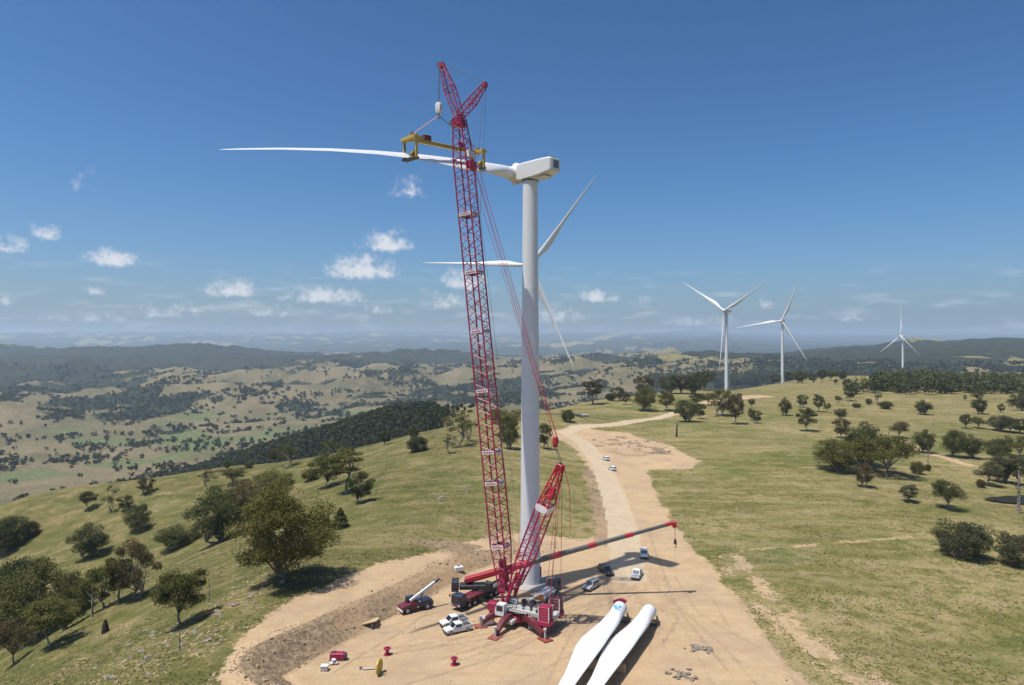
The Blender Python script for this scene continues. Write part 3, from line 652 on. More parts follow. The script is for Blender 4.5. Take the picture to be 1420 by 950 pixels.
bare_stem(938,606,19,.45,'burnt dead trunk with a side limb on the grass by the spoil heap', 2, M_CHAR, .05)
bare_stem(1413,712,60,.42,'tall pale dead trunk standing beside the pond', 5)
bare_stem(1287,652,34,.2,'tall bare thin stem on the pasture below the dark rounded tree', 2)
bare_stem(1294,592,10,.2,'short bare post-like stub in the upper pasture', 0)

# ---- woods nobody could count: clumps joined into one mesh each
def clump_field(name, P, S, H_, tufts, rng, mat, label):
    """P (n,2) trunk positions, S widths, H_ heights; each tree is a heap of leaf sprays"""
    n = len(P); z = height(P[:,0], P[:,1])
    q = rng.normal(size=(n, tufts, 3)); q /= np.linalg.norm(q, axis=2)[:,:,None]; q *= rng.uniform(.45, 1, (n, tufts, 1))
    q[:,:,2] = q[:,:,2]*.5+.55
    C = np.stack([P[:,0], P[:,1], z], -1)[:,None,:] + q*np.stack([S/2, S/2, H_], -1)[:,None,:]
    sz = np.repeat(S*1.9/math.sqrt(tufts), tufts)[:,None]
    C = C.reshape(-1, 3); m = len(C)
    d = rng.normal(size=(m, 3)); d /= np.linalg.norm(d, axis=1)[:,None]
    nm = rng.normal(size=(m, 3))*.8+np.array([0, 0, .9]); a = np.cross(d, nm); a /= np.linalg.norm(a, axis=1)[:,None]+1e-9; b = np.cross(a, nm/np.linalg.norm(nm, axis=1)[:,None])
    k = rng.uniform(.7, 1.3, (m, 1))*sz
    V = np.stack([C+a*k*.5, C+b*k*.42, C-a*k*.5, C-b*k*.42], 1).reshape(-1, 3)
    o = link(name, np_mesh(name, V, np.arange(4*m).reshape(m, 4), [mat]))
    return tag(o, label, 'woodland', kind='stuff')
rng = np.random.default_rng(77)
def in_poly(poly, n):
    p = np.array(poly); lo, hi = p.min(0), p.max(0); out = []
    while sum(map(len, out)) < n:
        q = rng.uniform(lo, hi, (n, 2)); out.append(q[poly_sd(q[:,0], q[:,1], poly) < 0])
    return np.concatenate(out)[:n]
_g = np.array(SPUR_WOOD); Q = rng.uniform(_g.min(0)-40, _g.max(0)+40, (30000, 2)); Q = Q[poly_sd(Q[:,0], Q[:,1], SPUR_WOOD)+fbm(Q[:,0]/60, Q[:,1]/60, 149, 3)*20 < rng.exponential(6, len(Q))]; Q = Q[visible(Q[:,0], Q[:,1], 12)]
clump_field('spur_woodland', Q, rng.uniform(4.5, 8.5, len(Q)), rng.uniform(5, 9, len(Q)), 11, rng, LEAF['wood'], 'dark wood covering the spur below the grassy ridge')
WOOD_A = [hit(1176,547), hit(1225,547), hit(1314,548), (745,830), (560,860), (435,810)]
Q = in_poly(WOOD_A, 260)
clump_field('skyline_woodland', Q, rng.uniform(7, 16, len(Q)), rng.uniform(9, 19, len(Q)), 90, rng, LEAF['dark'], 'dense dark patch of wood on the plateau skyline')
WOOD_B = [hit(1318,534), hit(1355,540), hit(1385,548), hit(1419,553), (900,800), (1300,1000), (1300,1500), (640,1250)]
Q = in_poly(WOOD_B, 1500); Q = Q[visible(Q[:,0], Q[:,1], 13)]
clump_field('plateau_woodland', Q, rng.uniform(8, 14, len(Q)), rng.uniform(9, 16, len(Q)), 40, rng, LEAF['dark'], 'broad belt of wood running over the plateau edge behind the pasture')
# scattered valley trees
n = 95000
rr = np.sqrt(rng.uniform(620**2, 5200**2, n)); th = rng.uniform(-.74, .74, n); Qx = rr*np.sin(th); Qy = rr*np.cos(th)
dens = sstep(.14, .42, fbm(Qx/150, Qy/150, 131, 4, .6))*.85 + .014 + .35*sstep(.16, .26, th)*sstep(1700, 2300, rr) + .5*sstep(.1, .4, fbm(Qx/330, Qy/330, 95, 5, .6))*sstep(1300, 2600, rr)
line = np.abs(fbm(Qx/420, Qy/420, 137, 2)); dens += sstep(.035, .0, line)*.7
dens *= 1-sstep(.0, .45, fbm(Qx/260, Qy/260, 101, 3)+.05)*.75*sstep(-190, -205, height(Qx, Qy))
zz = height(Qx, Qy)
keep = (rng.random(n) < dens) & (zz < -28) & visible(Qx, Qy, 9)
Q = np.stack([Qx, Qy], -1)[keep]; Rq = rr[keep]
print('valley trees', len(Q))
nearm = Rq < 2000
clump_field('valley_trees', Q[nearm], rng.uniform(7, 14, nearm.sum()), rng.uniform(6, 12, nearm.sum()), 16, rng, LEAF['valley'], 'scattered trees and tree lines across the valley floor')
clump_field('hillside_trees', Q[~nearm], rng.uniform(8, 17, (~nearm).sum()), rng.uniform(7, 12, (~nearm).sum()), 8, rng, LEAF['valley'], 'scattered trees over the rolling hills beyond the valley')
# ------------------------------------------------------------------ mesh builder for made things
class MB:
    def __init__(s): s.V = []; s.F = []
    def add(s, V, F):
        o = len(s.V); s.V += [tuple(v) for v in V]; s.F += [tuple(i+o for i in f) for f in F]; return s
    def box(s, c, size, ax=None, taper=1.0, bev=0.0):
        """box about c; ax = (x, y, z) axes; taper shrinks the top"""
        ax = ax or (Vector((1,0,0)), Vector((0,1,0)), Vector((0,0,1))); c = Vector(c); hx, hy, hz = [v/2 for v in size]
        if bev > 0:
            b = min(bev, hx*.9, hy*.9, hz*.9); P = []
            ring = lambda x, y: [(-x+b,-y),(x-b,-y),(x,-y+b),(x,y-b),(x-b,y),(-x+b,y),(-x,y-b),(-x,-y+b)]
            lv = [(-hz, hx-b, hy-b),(-hz+b, hx, hy),(hz-b, hx*taper, hy*taper),(hz, hx*taper-b, hy*taper-b)]
            V = []
            for z, x, y in lv:
                for (px, py) in ring(max(x, .01), max(y, .01)): V.append(c+ax[0]*px+ax[1]*py+ax[2]*z)
            F = [tuple(reversed(range(8))), tuple(range(24, 32))]
            for l in range(3):
                for k in range(8): F.append((l*8+k, l*8+(k+1) % 8, l*8+8+(k+1) % 8, l*8+8+k))
            return s.add(V, F)
        V = []
        for z, t in ((-hz, 1), (hz, taper)):
            for x, y in ((-hx,-hy),(hx,-hy),(hx,hy),(-hx,hy)): V.append(c+ax[0]*x*t+ax[1]*y*t+ax[2]*z)
        return s.add(V, [(3,2,1,0),(4,5,6,7),(0,1,5,4),(1,2,6,5),(2,3,7,6),(3,0,4,7)])
    def tube(s, p0, p1, r0, r1=None, n=6, cap=True):
        p0 = Vector(p0); p1 = Vector(p1); r1 = r0 if r1 is None else r1; d = (p1-p0).normalized()
        a = d.cross(Vector((0,0,1)) if abs(d.z) < .95 else Vector((1,0,0))).normalized(); b = d.cross(a)
        V = [p+(a*math.cos(2*math.pi*k/n)+b*math.sin(2*math.pi*k/n))*r for p, r in ((p0, r0), (p1, r1)) for k in range(n)]
        F = [(k, (k+1) % n, n+(k+1) % n, n+k) for k in range(n)]
        if cap: F += [tuple(reversed(range(n))), tuple(range(n, 2*n))]
        return s.add(V, F)
    def path(s, pts, r, n=5):
        for a, b in zip(pts, pts[1:]): s.tube(a, b, r, n=n)
        return s
    def lathe(s, prof, n=32, o=(0,0,0), ax=None):
        """prof: (radius, height) pairs about ax[2]"""
        ax = ax or (Vector((1,0,0)), Vector((0,1,0)), Vector((0,0,1))); o = Vector(o); V = []
        for r, z in prof:
            for k in range(n):
                t = 2*math.pi*k/n; V.append(o+ax[0]*r*math.cos(t)+ax[1]*r*math.sin(t)+ax[2]*z)
        F = [(i*n+k, i*n+(k+1) % n, (i+1)*n+(k+1) % n, (i+1)*n+k) for i in range(len(prof)-1) for k in range(n)]
        F += [tuple(reversed(range(n))), tuple(range((len(prof)-1)*n, len(prof)*n))]
        return s.add(V, F)
    def loft(s, rings):
        n = len(rings[0]); V = [v for r in rings for v in r]
        F = [(i*n+k, i*n+(k+1) % n, (i+1)*n+(k+1) % n, (i+1)*n+k) for i in range(len(rings)-1) for k in range(n)]
        F += [tuple(reversed(range(n))), tuple(range((len(rings)-1)*n, len(rings)*n))]
        return s.add(V, F)
    def prism(s, poly, w, y0=0.0):
        """side profile (x, z) drawn out by w along y, centred on y0"""
        n = len(poly); V = [(x, y0-w/2, z) for x, z in poly]+[(x, y0+w/2, z) for x, z in poly]
        F = [tuple(range(n)), tuple(reversed(range(n, 2*n)))]+[(k, n+k, n+(k+1) % n, (k+1) % n) for k in range(n)]
        return s.add(V, F)
    def lattice(s, p0, p1, side, w0, d0, w1, d1, panels, rc=.11, rl=.05):
        """four chords and zigzag lacing from p0 to p1; w along side, d across"""
        p0 = Vector(p0); p1 = Vector(p1); d = (p1-p0).normalized(); a = (Vector(side)-d*d.dot(Vector(side))).normalized(); b = d.cross(a)
        def cor(t, k):
            w = w0+(w1-w0)*t; dd = d0+(d1-d0)*t
            return p0+(p1-p0)*t+a*w/2*(1,1,-1,-1)[k]+b*dd/2*(1,-1,-1,1)[k]
        for k in range(4): s.tube(cor(0,k), cor(1,k), rc, n=6)
        for i in range(panels):
            t0, t1 = i/panels, (i+1)/panels; tm = (t0+t1)/2
            for k in range(4):
                m = (k+1) % 4
                s.tube(cor(t0,k), cor(tm,m), rl, n=4, cap=False); s.tube(cor(tm,m), cor(t1,k), rl, n=4, cap=False)
        for k in range(4): s.tube(cor(0,k), cor(0,(k+1) % 4), rl*1.3, n=4); s.tube(cor(1,k), cor(1,(k+1) % 4), rl*1.3, n=4)
        return s
    def mesh(s, name, mat, smooth=False):
        me = bpy.data.meshes.new(name); me.from_pydata(s.V, [], s.F); me.materials.append(mat)
        bm = bmesh.new(); bm.from_mesh(me); bmesh.ops.recalc_face_normals(bm, faces=bm.faces); bm.to_mesh(me); bm.free()
        if smooth:
            me.polygons.foreach_set('use_smooth', np.ones(len(me.polygons), bool))
            try: me.set_sharp_from_angle(angle=math.radians(38))
            except Exception: pass
        me.update(); return me
    def build(s, name, mat, parent=None, smooth=False, loc=None, rot=None):
        o = link(name, s.mesh(name, mat, smooth), parent)
        if loc is not None: o.location = loc
        if rot is not None: o.rotation_euler = rot
        return o
def empty(name, loc, rz=0.0):
    e = bpy.data.objects.new(name, None); COL.objects.link(e); e.location = loc; e.rotation_euler = (0, 0, rz); e.empty_display_size = 1; return e
def copy_tree(o, parent=None):
    c = o.copy(); COL.objects.link(c); c.parent = parent
    for chd in list(o.children): copy_tree(chd, c)
    return c
def paint(name, c, rough=.45, spec=.4, dirt=.25, dcol=(.30,.22,.15), metal=0.0, scale=1.3):
    g = NT(name, rough, spec, metal)
    f = g.math('MULTIPLY', g.ramp(g.noise(scale, 5, .65, g.obj()), .42, .75), dirt)
    g.color(g.mix(f, c, dcol)); g.put(g.math('ADD', rough, g.math('MULTIPLY', f, .6)), g.b.inputs['Roughness']); return g.m
MT = dict(
 tower=paint('tower_white', (.62,.63,.64), .38, .4, .10, (.48,.47,.45), scale=.25),
 blade=paint('blade_gelcoat', (.64,.65,.66), .35, .45, .08, (.58,.57,.55), scale=.4),
 nacelle=paint('nacelle_white', (.62,.62,.61), .4, .4, .12, (.5,.48,.45), scale=.5),
 dark=paint('dark_vent', (.045,.048,.052), .6, .3, .1), grey=paint('grey_steel', (.085,.087,.09), .5, .4, .3),
 red=paint('crane_red', (.285,.014,.056), .42, .4, .16, (.25,.06,.05)), redb=paint('boom_red', (.37,.012,.026), .36, .5, .10, (.3,.05,.04)),
 maroon=paint('maroon_paint', (.12,.016,.030), .4, .45, .2), white=paint('white_paint', (.62,.62,.61), .4, .45, .14),
 cream=paint('pale_deck', (.44,.43,.40), .55, .3, .4), black=paint('black_paint', (.018,.019,.022), .38, .5, .2),
 navy=paint('navy_paint', (.022,.03,.06), .35, .5, .15), yellow=paint('yellow_paint', (.48,.34,.05), .45, .4, .2),
 orange=paint('orange_paint', (.60,.19,.02), .45, .4, .15), rubber=paint('tyre_rubber', (.022,.021,.02), .85, .2, .5),
 rim=paint('wheel_rim', (.45,.45,.46), .4, .5, .2), rope=paint('wire_rope', (.16,.15,.16), .6, .3, .1), pend=paint('pendant_red', (.36,.03,.05), .5, .3, .1),
 sling=paint('sling_pink', (.62,.36,.40), .7, .2, .1), conc=paint('concrete', (.34,.325,.30), .9, .1, .35), timber=paint('timber', (.42,.32,.19), .85, .15, .3),
 silver=paint('silver_paint', (.40,.41,.42), .35, .5, .1), charcoal=paint('charcoal_paint', (.045,.046,.05), .32, .5, .1),
 padred=paint('dusty_red', (.22,.03,.035), .7, .2, .75, (.33,.23,.15), scale=2.5),
 cyan=paint('cyan_mark', (.10,.42,.62), .5, .3, .05), lamp=paint('lamp_lens', (.75,.75,.70), .15, .6, 0), tail=paint('tail_lens', (.4,.02,.02), .2, .5, 0),
 stone=None)
def glass_mat():
    g = NT('tinted_glass', .06, .7); g.color((.015,.02,.026)); return g.m
MT['glass'] = glass_mat()
def stone_mat():
    g = NT('pale_stone', .92, .12); g.color(g.mix(g.ramp(g.noise(2.2, 5, .6, g.obj()), .35, .68), (.13,.108,.082), (.32,.28,.235))); return g.m
MT['stone'] = stone_mat()
# ------------------------------------------------------------------ wind turbines
BL = 63.6
SECT = [(0,2.6,2.6,0),(.03,2.6,2.6,0),(.06,2.85,2.4,.06),(.11,3.9,2.0,.22),(.16,4.9,1.65,.32),(.21,5.4,1.4,.35),(.27,5.2,1.15,.35),(.35,4.1,.9,.32),(.44,3.0,.7,.28),
        (.56,2.25,.48,.25),(.70,1.70,.32,.22),(.84,1.18,.2,.2),(.94,.8,.12,.18),(.985,.45,.06,.16),(1,.08,.02,.1)]
def blade_mb(center, length=BL, chord_dir=None, thick_dir=None, twist=14, n=20, slim=1.0):
    """center(s) -> point on the blade axis for s in 0..1; chord runs along chord_dir"""
    mb = MB(); rings = []
    for (s, c, t, o) in SECT:
        c = c if s < .04 else c*slim; p = Vector(center(s)); tw = math.radians(twist)*(1-s)**2
        a = chord_dir*math.cos(tw)+thick_dir*math.sin(tw); b = thick_dir*math.cos(tw)-chord_dir*math.sin(tw)
        k = min(max((s-.03)/.16, 0), 1); r = []
        for i in range(n):
            q = 2*math.pi*i/n; x = math.cos(q); y = math.sin(q)
            y2 = y*(1-k*.45*max(-x, 0)) * (1-k*.25*max(-x, 0))          # thin trailing edge at x = -1
            r.append(p+a*(x*c/2-k*o*c*.62)+b*(y2*t/2))
        rings.append(r)
    return mb.loft(rings)
def turbine(loc, hub_h, axis, angles, label, group=None, detail=False, one_blade=None):
    """axis: world direction the rotor faces; angles: blade angles from straight up, clockwise seen from behind"""
    t = empty('wind_turbine', loc, math.atan2(axis[1], axis[0])); n = 48 if detail else 20
    zt = hub_h-2.3
    MB().lathe([(4.6,-.6),(4.6,.12),(3.2,.34),(3.0,.36)], n).build('foundation', MT['conc'], t)
    prof = []; rb, rt = 2.2, 1.62
    tw = MB().lathe([(rb+(rt-rb)*(k/12)**1.15, .3+(zt-.3)*k/12) for k in range(13)], n).build('tower', MT['tower'], t, True)
    if detail:
        for k in (.22, .47, .73):
            r = rb+(rt-rb)*k**1.15
            MB().lathe([(r-.02,zt*k-.07),(r+.018,zt*k-.06),(r+.018,zt*k+.06),(r-.02,zt*k+.07)], n).build('flange', MT['tower'], tw, True)
        MB().box((-1.5,-1.72,2.6), (1.0,.25,2.3), (Vector((.76,-.65,0)), Vector((.65,.76,0)), Vector((0,0,1))), bev=.05).build('door', MT['grey'], tw)
    # nacelle: long box with rounded shoulders, rotor end at +x
    def ring(x, w, z0, z1, b):
        return [(x,-w+b,z0),(x,w-b,z0),(x,w,z0+b),(x,w,z1-b),(x,w-b,z1),(x,-w+b,z1),(x,-w,z1-b),(x,-w,z0+b)]
    nb = MB().loft([ring(-7.3,1.5,hub_h-1.3,hub_h+1.3,.3), ring(-7.0,1.7,hub_h-1.55,hub_h+1.5,.3), ring(-4,1.8,hub_h-2.0,hub_h+1.6,.3),
                    ring(1.2,1.8,hub_h-2.3,hub_h+1.6,.3), ring(2.4,1.75,hub_h-2.2,hub_h+1.5,.35), ring(2.9,1.5,hub_h-1.8,hub_h+1.3,.4)]).build('nacelle', MT['nacelle'], t)
    if detail:
        MB().box((-7.34,-.2,hub_h+.1), (.12,1.7,1.7), bev=.03).build('rear_vent', MT['silver'], nb)
        for kk in range(6): MB().box((-7.43,-.2,hub_h-.55+kk*.26), (.06,1.5,.12)).build('vent_slat', MT['dark'], nb)
        MB().box((-7.42,.1,hub_h+1.0), (.1,2.4,.2)).build('vent_hood', MT['nacelle'], nb)
        MB().box((-7.38,1.05,hub_h+.1), (.14,.2,1.9)).build('vent_frame', MT['nacelle'], nb)
        MB().box((-6.2,-.2,hub_h+1.62), (1.3,2.2,.26), bev=.06).build('cooler', MT['dark'], nb)
        MB().box((-2.5,-.3,hub_h+1.64), (1.6,1.5,.14), bev=.04).build('roof_hatch', MT['nacelle'], nb)
        MB().tube((-5.2,.9,hub_h+1.5),(-5.2,.9,hub_h+2.7),.04).tube((-5.2,.6,hub_h+2.6),(-5.2,1.2,hub_h+2.6),.03).build('wind_vane', MT['grey'], nb)
        MB().box((-3.6,0,hub_h-2.2), (3.6,2.6,.24), bev=.05).build('belly_hatch', MT['tower'], nb)
        MB().lathe([(1.75,zt-.15),(1.95,zt-.05),(1.95,zt+.25),(1.7,zt+.3)], n).build('yaw_ring', MT['grey'], t)
    hx = 4.6
    hub = MB().lathe([(1.55,-1.75),(1.75,-1.4),(1.8,0),(1.6,1.0),(1.15,1.9),(.6,2.35),(.08,2.5)], 28 if detail else 14, (hx,0,hub_h), (Vector((0,1,0)), Vector((0,0,1)), Vector((1,0,0)))).build('hub', MT['nacelle'], t, True)
    for al in angles:
        a = math.radians(al); d = Vector((0,-math.sin(a),math.cos(a))); ch = Vector((0,-math.cos(a),-math.sin(a)))
        if detail:
            MB().lathe([(1.38,1.0),(1.42,2.0),(1.3,2.12),(1.15,2.12)], 28, (hx,0,hub_h), (ch, Vector((1,0,0)), d)).build('blade_socket', MT['nacelle'], hub, True)
            if al != one_blade: MB().lathe([(1.14,2.13),(1.1,2.15),(.1,2.16)], 28, (hx,0,hub_h), (ch, Vector((1,0,0)), d)).build('socket_opening', MT['dark'], hub); continue
            droop = lambda s: Vector((hx,0,hub_h))+d*(1.6+BL*s)+Vector((0,0,-7.2*s*s))+Vector((1.5*s*s,0,0))
            blade_mb(droop, chord_dir=Vector((.9,0,.43)), thick_dir=Vector((-.43,0,.9)), n=28).build('blade', MT['blade'], t, True)
        else:
            bend = lambda s: Vector((hx,0,hub_h))+d*(1.5+66*s)+Vector((2.6*s*s,0,0))
            blade_mb(bend, chord_dir=ch*.98+Vector((.2,0,0)), thick_dir=Vector((.98,0,0))-ch*.2, n=12, slim=.76).build('blade', MT['blade'], t, True)
    return tag(t, label, 'wind turbine', group)
turbine((4.0,150,ground(4,150)), 90.8, (-.7071,.7071), (270, 30, 150), 'white wind turbine under construction with a single blade fitted beside the red crane', detail=True, one_blade=270)
def far_turbine(px, hub_py, base_py, depth, axis, angles, label):
    x = (px-710)*depth/FPX; z = CAMZ-(hub_py-475)*depth/FPX; g = ground(x, depth)
    L_ = math.hypot(*axis); turbine((x, depth, g-.2), z-g+.2, (axis[0]/L_, axis[1]/L_), angles, label, 'finished turbines along the ridge')
far_turbine(737,369,573,423,(-.15,-.99),(-37,-157,-272),'finished three-bladed turbine whose tower hides behind the tower beside the crane')
far_turbine(1007.5,431,540,800,(-.79,-.61),(-62,-184,-303),'finished three-bladed white turbine with one blade hanging down beside its tower')
far_turbine(1085,445,531,1010,(-.6,-.8),(-24,-148,-262),'finished white turbine with one blade pointing level across the sky')
far_turbine(1252,466,520,1300,(-1,-.09),(-2,-122,-242),'most distant white turbine seen nearly edge-on before the blue hills')
# two blades waiting on the ground
def ground_blade(root, direction, tilt, label, mark):
    d = Vector((direction[0], direction[1], 0)).normalized(); sd = Vector((d.y, -d.x, 0)); e = empty('turbine_blade', (root[0], root[1], 0))
    ch = -sd*math.cos(tilt)+Vector((0,0,1))*math.sin(tilt); th = Vector((0,0,1))*math.cos(tilt)+sd*math.sin(tilt)
    cen = lambda s: d*(BL*s)+Vector((0,0,2.35-.5*s))+Vector((0,0,1))*(1.2*s*s)
    b = blade_mb(cen, chord_dir=ch, thick_dir=th, n=28).build('shell', MT['blade'], e, True)
    MB().lathe([(1.02,-.02),(1.0,-.05),(.1,-.06)], 28, cen(0), (ch, th, d)).build('root_opening', MT['dark'], e)
    r = MB().lathe([(1.34,-.1),(1.34,.02),(1.05,.02),(1.05,-.1)], 28, cen(0), (ch, th, d)).build('root_flange', MT['grey'], e)
    f = MB(); z = Vector((0,0,1))
    for s_ in (-1, 1):
        f.box(sd*s_*1.6+d*.7+z*1.0, (.28,.28,2.0), (sd, d, z)); f.box(sd*s_*1.6+d*.0+z*.16, (.4,2.6,.3), (sd, d, z))
        f.tube(sd*s_*1.6-d*.9+z*.3, sd*s_*1.6+d*.6+z*1.9, .1)
    f.box(d*.7+z*1.02, (3.4,.3,.24), (sd, d, z)); f.box(d*.7+z*.14, (3.4,.34,.26), (sd, d, z))
    f.build('root_stand', MT['grey'], e)
    for s_ in (.33, .66):
        c = cen(s_); g = MB(); g.box((c.x, c.y, c.z/2-.35), (2.6,.7,max(c.z-.9,.6)), (sd, d, z), bev=.05); g.build('blade_cradle', MT['timber'], e)
    if mark:      # cyan lettering wrapped on the shell near the root
        import itertools
        for k, (u0, w, vv) in enumerate([(2.2,.5,-.25),(2.9,.35,-.1),(3.4,.6,.05),(2.4,.9,.32),(3.6,.4,.4)]):
            q = math.radians(90+35*vv*2); R_ = 1.335
            c = cen((u0)/BL)+(sd*math.cos(q)+z*math.sin(q))*R_
            nrm = (sd*math.cos(q)+z*math.sin(q)); tan = sd*(-math.sin(q))+z*math.cos(q)
            MB().box(c, (.55, w, .02), (tan, d, nrm)).build('cyan_marking', MT['cyan'], e)
        m = MB(); c = cen(0)-d*.35
        m.loft([[c+sd*x*(1.5-.25*k)+z*(zz) -d*.28*k for x, zz in ((-.9,1.42),(-.3,1.62),(.35,1.58),(.95,1.2),(.9,.2),(-.2,.35))] for k in range(3)])
        m.build('root_cover', MT['red'], e, True)
    return tag(e, label, 'turbine blade', 'turbine blades laid on the pad')
ground_blade((20.6,130.2), (-11.6,-28.0), .10, 'white turbine blade on the ground with a red cover and cyan marking at its root', True)
ground_blade((25.9,128.8), (-12.9,-27.4), .10, 'white turbine blade on the ground with a bare open root beside the marked blade', False)
# ------------------------------------------------------------------ main crane: lattice boom crane on star outriggers
CR = Vector((.7, 129.1, 0)); FW = Vector((-.885, .465, 0)); SD = Vector((.465, .885, 0)); UP = Vector((0,0,1))
BK = -FW
def main_crane():
    e = empty('lattice_crane', CR); w = lambda p: Vector(p)-CR
    CARD = Vector((.49,.87,0)).normalized(); CS = Vector((CARD.y, -CARD.x, 0))
    # carrier
    ch = MB().box(CARD*6+UP*1.35, (2.4,19,.7), (CS, CARD, UP), bev=.08).build('carrier_frame', MT['cream'], e)
    MB().box(CARD*7.5+UP*1.95, (1.5,15.5,.5), (CS, CARD, UP), bev=.06).build('deck_beam', MT['white'], ch)
    MB().box(CARD*7.2+CS*1.0+UP*2.2, (.9,3.4,1.1), (CS, CARD, UP), bev=.1).build('engine_cover', MT['orange'], ch)
    cab = MB().box(CARD*16.3+UP*2.2, (2.7,2.1,2.6), (CS, CARD, UP), .92, .12).build('carrier_cab', MT['grey'], e)
    MB().box(CARD*17.4+UP*2.75, (2.3,.06,1.0), (CS, CARD, UP)).build('windscreen', MT['glass'], cab)
    for s_ in (-1, 1): MB().box(CARD*16.5+CS*s_*1.34+UP*2.75, (.05,1.2,.9), (CS, CARD, UP)).build('side_window', MT['glass'], cab)
    wm = MB().lathe([(.35,-.24),(.66,-.24),(.72,-.16),(.72,.16),(.66,.24),(.35,.24)], 18, ax=(CARD, UP, CS)).mesh('wheel', MT['rubber'], True)
    rm = MB().lathe([(.34,-.25),(.3,-.2),(.3,.2),(.34,.25)], 14, ax=(CARD, UP, CS)).mesh('rim', MT['rim'], True)
    for k in range(6):
        for s_ in (-1, 1):
            o = link('wheel', wm, e); o.location = CARD*(4.6+k*2.15)+CS*s_*1.28+UP*.72; link('rim', rm, o)
    # star base: four arched arms with jacks and spreader pads
    MB().lathe([(2.0,.7),(2.2,.9),(2.2,1.9),(1.7,2.1)], 24).build('star_base', MT['red'], e, True)
    for ax_, ay_ in ((-6.6,-1.7),(-3.7,-6.5),(5.2,-7.4),(6.6,2.6)):
        d = Vector((ax_, ay_, 0)); Ln = d.length; d.normalize(); s_ = Vector((-d.y, d.x, 0)); rings = []
        for k in range(9):
            t = k/8; zc = 1.45+.85*math.sin(math.pi*(t*.9+.12))-.55*t; hh = .62-.22*t; ww = .55-.12*t
            p = d*(1.6+(Ln-2.0)*t)
            rings.append([p+s_*ww+UP*(zc-hh), p-s_*ww+UP*(zc-hh), p-s_*ww+UP*(zc+hh), p+s_*ww+UP*(zc+hh)])
        a = MB().loft(rings).build('outrigger_arm', MT['maroon'], e)
        MB().tube(d*Ln+UP*.2, d*Ln+UP*1.9, .2, n=10).tube(d*Ln+UP*1.7, d*Ln+UP*2.0, .3, n=10).build('jack', MT['cream'], a)
        MB().box(d*Ln+UP*.12, (1.9,.8,.22), (s_, d, UP), bev=.05).box(d*Ln+UP*.12+d*.86, (1.9,.7,.22), (s_, d, UP), bev=.05).box(d*Ln+UP*.12-d*.86, (1.9,.7,.22), (s_, d, UP), bev=.05).build('spreader_pad', MT['padred'], a)
    MB().box(w((-3.7,134.3,1.2)), (1.9,1.5,1.6), (FW, SD, UP), bev=.1).build('tool_box', MT['red'], e)
    # superstructure
    sup = MB().box(BK*2.8+UP*2.75, (11.4,2.9,.9), (BK, SD, UP), bev=.1).build('superstructure', MT['cream'], e)
    MB().box(BK*1.0+SD*-1.75+UP*3.0, (4.6,.7,.12), (BK, SD, UP)).box(BK*1.0+SD*-1.75+UP*3.2, (4.6,.1,.12), (BK, SD, UP)).build('walkway', MT['cream'], sup)
    for k in range(7):
        MB().tube(BK*(-1.2+k*.75)+SD*-2.08+UP*3.05, BK*(-1.2+k*.75)+SD*-2.08+UP*4.1, .035, n=5).build('railing_post', MT['white'], sup)
    MB().tube(BK*-1.2+SD*-2.08+UP*4.1, BK*3.3+SD*-2.08+UP*4.1, .04, n=5).build('handrail', MT['white'], sup)
    for k, (o, m) in enumerate(((1.4,'grey'),(3.1,'dark'),(4.6,'grey'))):
        MB().lathe([(.75,-1.0),(.75,-.9),(.5,-.88),(.5,.88),(.75,.9),(.75,1.0)], 18, BK*o+UP*3.75, (BK, UP, SD)).build('winch_drum', MT[m], sup, True)
        for s_ in (-1.12, 1.12): MB().box(BK*o+SD*s_+UP*3.5, (1.3,.1,1.1), (BK, SD, UP), .6).build('winch_cheek', MT['white'], sup)
    MB().box(BK*6.2+UP*3.7, (2.2,2.6,1.1), (BK, SD, UP), bev=.1).build('engine_housing', MT['cream'], sup)
    MB().box(BK*6.2+SD*.4+UP*4.3, (1.2,1.4,.12), (BK, SD, UP)).build('engine_grille', MT['dark'], sup)
    MB().tube(BK*5.4+SD*.9+UP*4.2, BK*5.4+SD*.9+UP*5.1, .11, n=8).build('exhaust', MT['grey'], sup)
    for k in range(6): MB().tube(BK*(-1.5+k*1.6)+SD*1.3+UP*3.3, BK*(-.4+k*1.5)+SD*(.9-.3*(k%2))+UP*(3.6+.25*(k%3)), .07, n=6).build('hydraulic_hose', MT['black'], sup)
    MB().box(BK*-.8+SD*1.0+UP*3.6, (1.4,.8,.9), (BK, SD, UP), bev=.08).build('oil_tank', MT['white'], sup)
    MB().box(BK*2.2+SD*1.75+UP*3.1, (4.2,.7,.1), (BK, SD, UP)).build('walkway', MT['grey'], sup)
    for k in range(6): MB().tube(BK*(.2+k*.8)+SD*2.08+UP*3.1, BK*(.2+k*.8)+SD*2.08+UP*4.15, .035, n=5).build('railing_post', MT['white'], sup)
    MB().tube(BK*.2+SD*2.08+UP*4.15, BK*4.2+SD*2.08+UP*4.15, .04, n=5).build('handrail', MT['white'], sup)
    for k in range(7): MB().box(BK*4.1+SD*-2.2+UP*(.6+k*.35), (.5,.06,.05), (BK, SD, UP)).build('ladder_rung', MT['white'], sup)
    for q in (-.27, .27): MB().tube(BK*(4.1+q)+SD*-2.2+UP*.4, BK*(4.1+q)+SD*-2.2+UP*3.6, .035, n=5).build('ladder_rail', MT['white'], sup)
    for k, (o, sd_, m) in enumerate(((-1.9,.2,'black'),(.3,-1.0,'cream'),(5.2,-1.0,'black'),(4.6,1.1,'white'))): MB().box(BK*o+SD*sd_+UP*3.5, (.8,.7,.7), (BK, SD, UP), bev=.06).build('equipment_box', MT[m], sup)
    cb = MB().prism([(-.95,0),(.85,0),(.95,.9),(.6,2.1),(-.95,2.1)], 1.35).build('operator_cab', MT['white'], e)
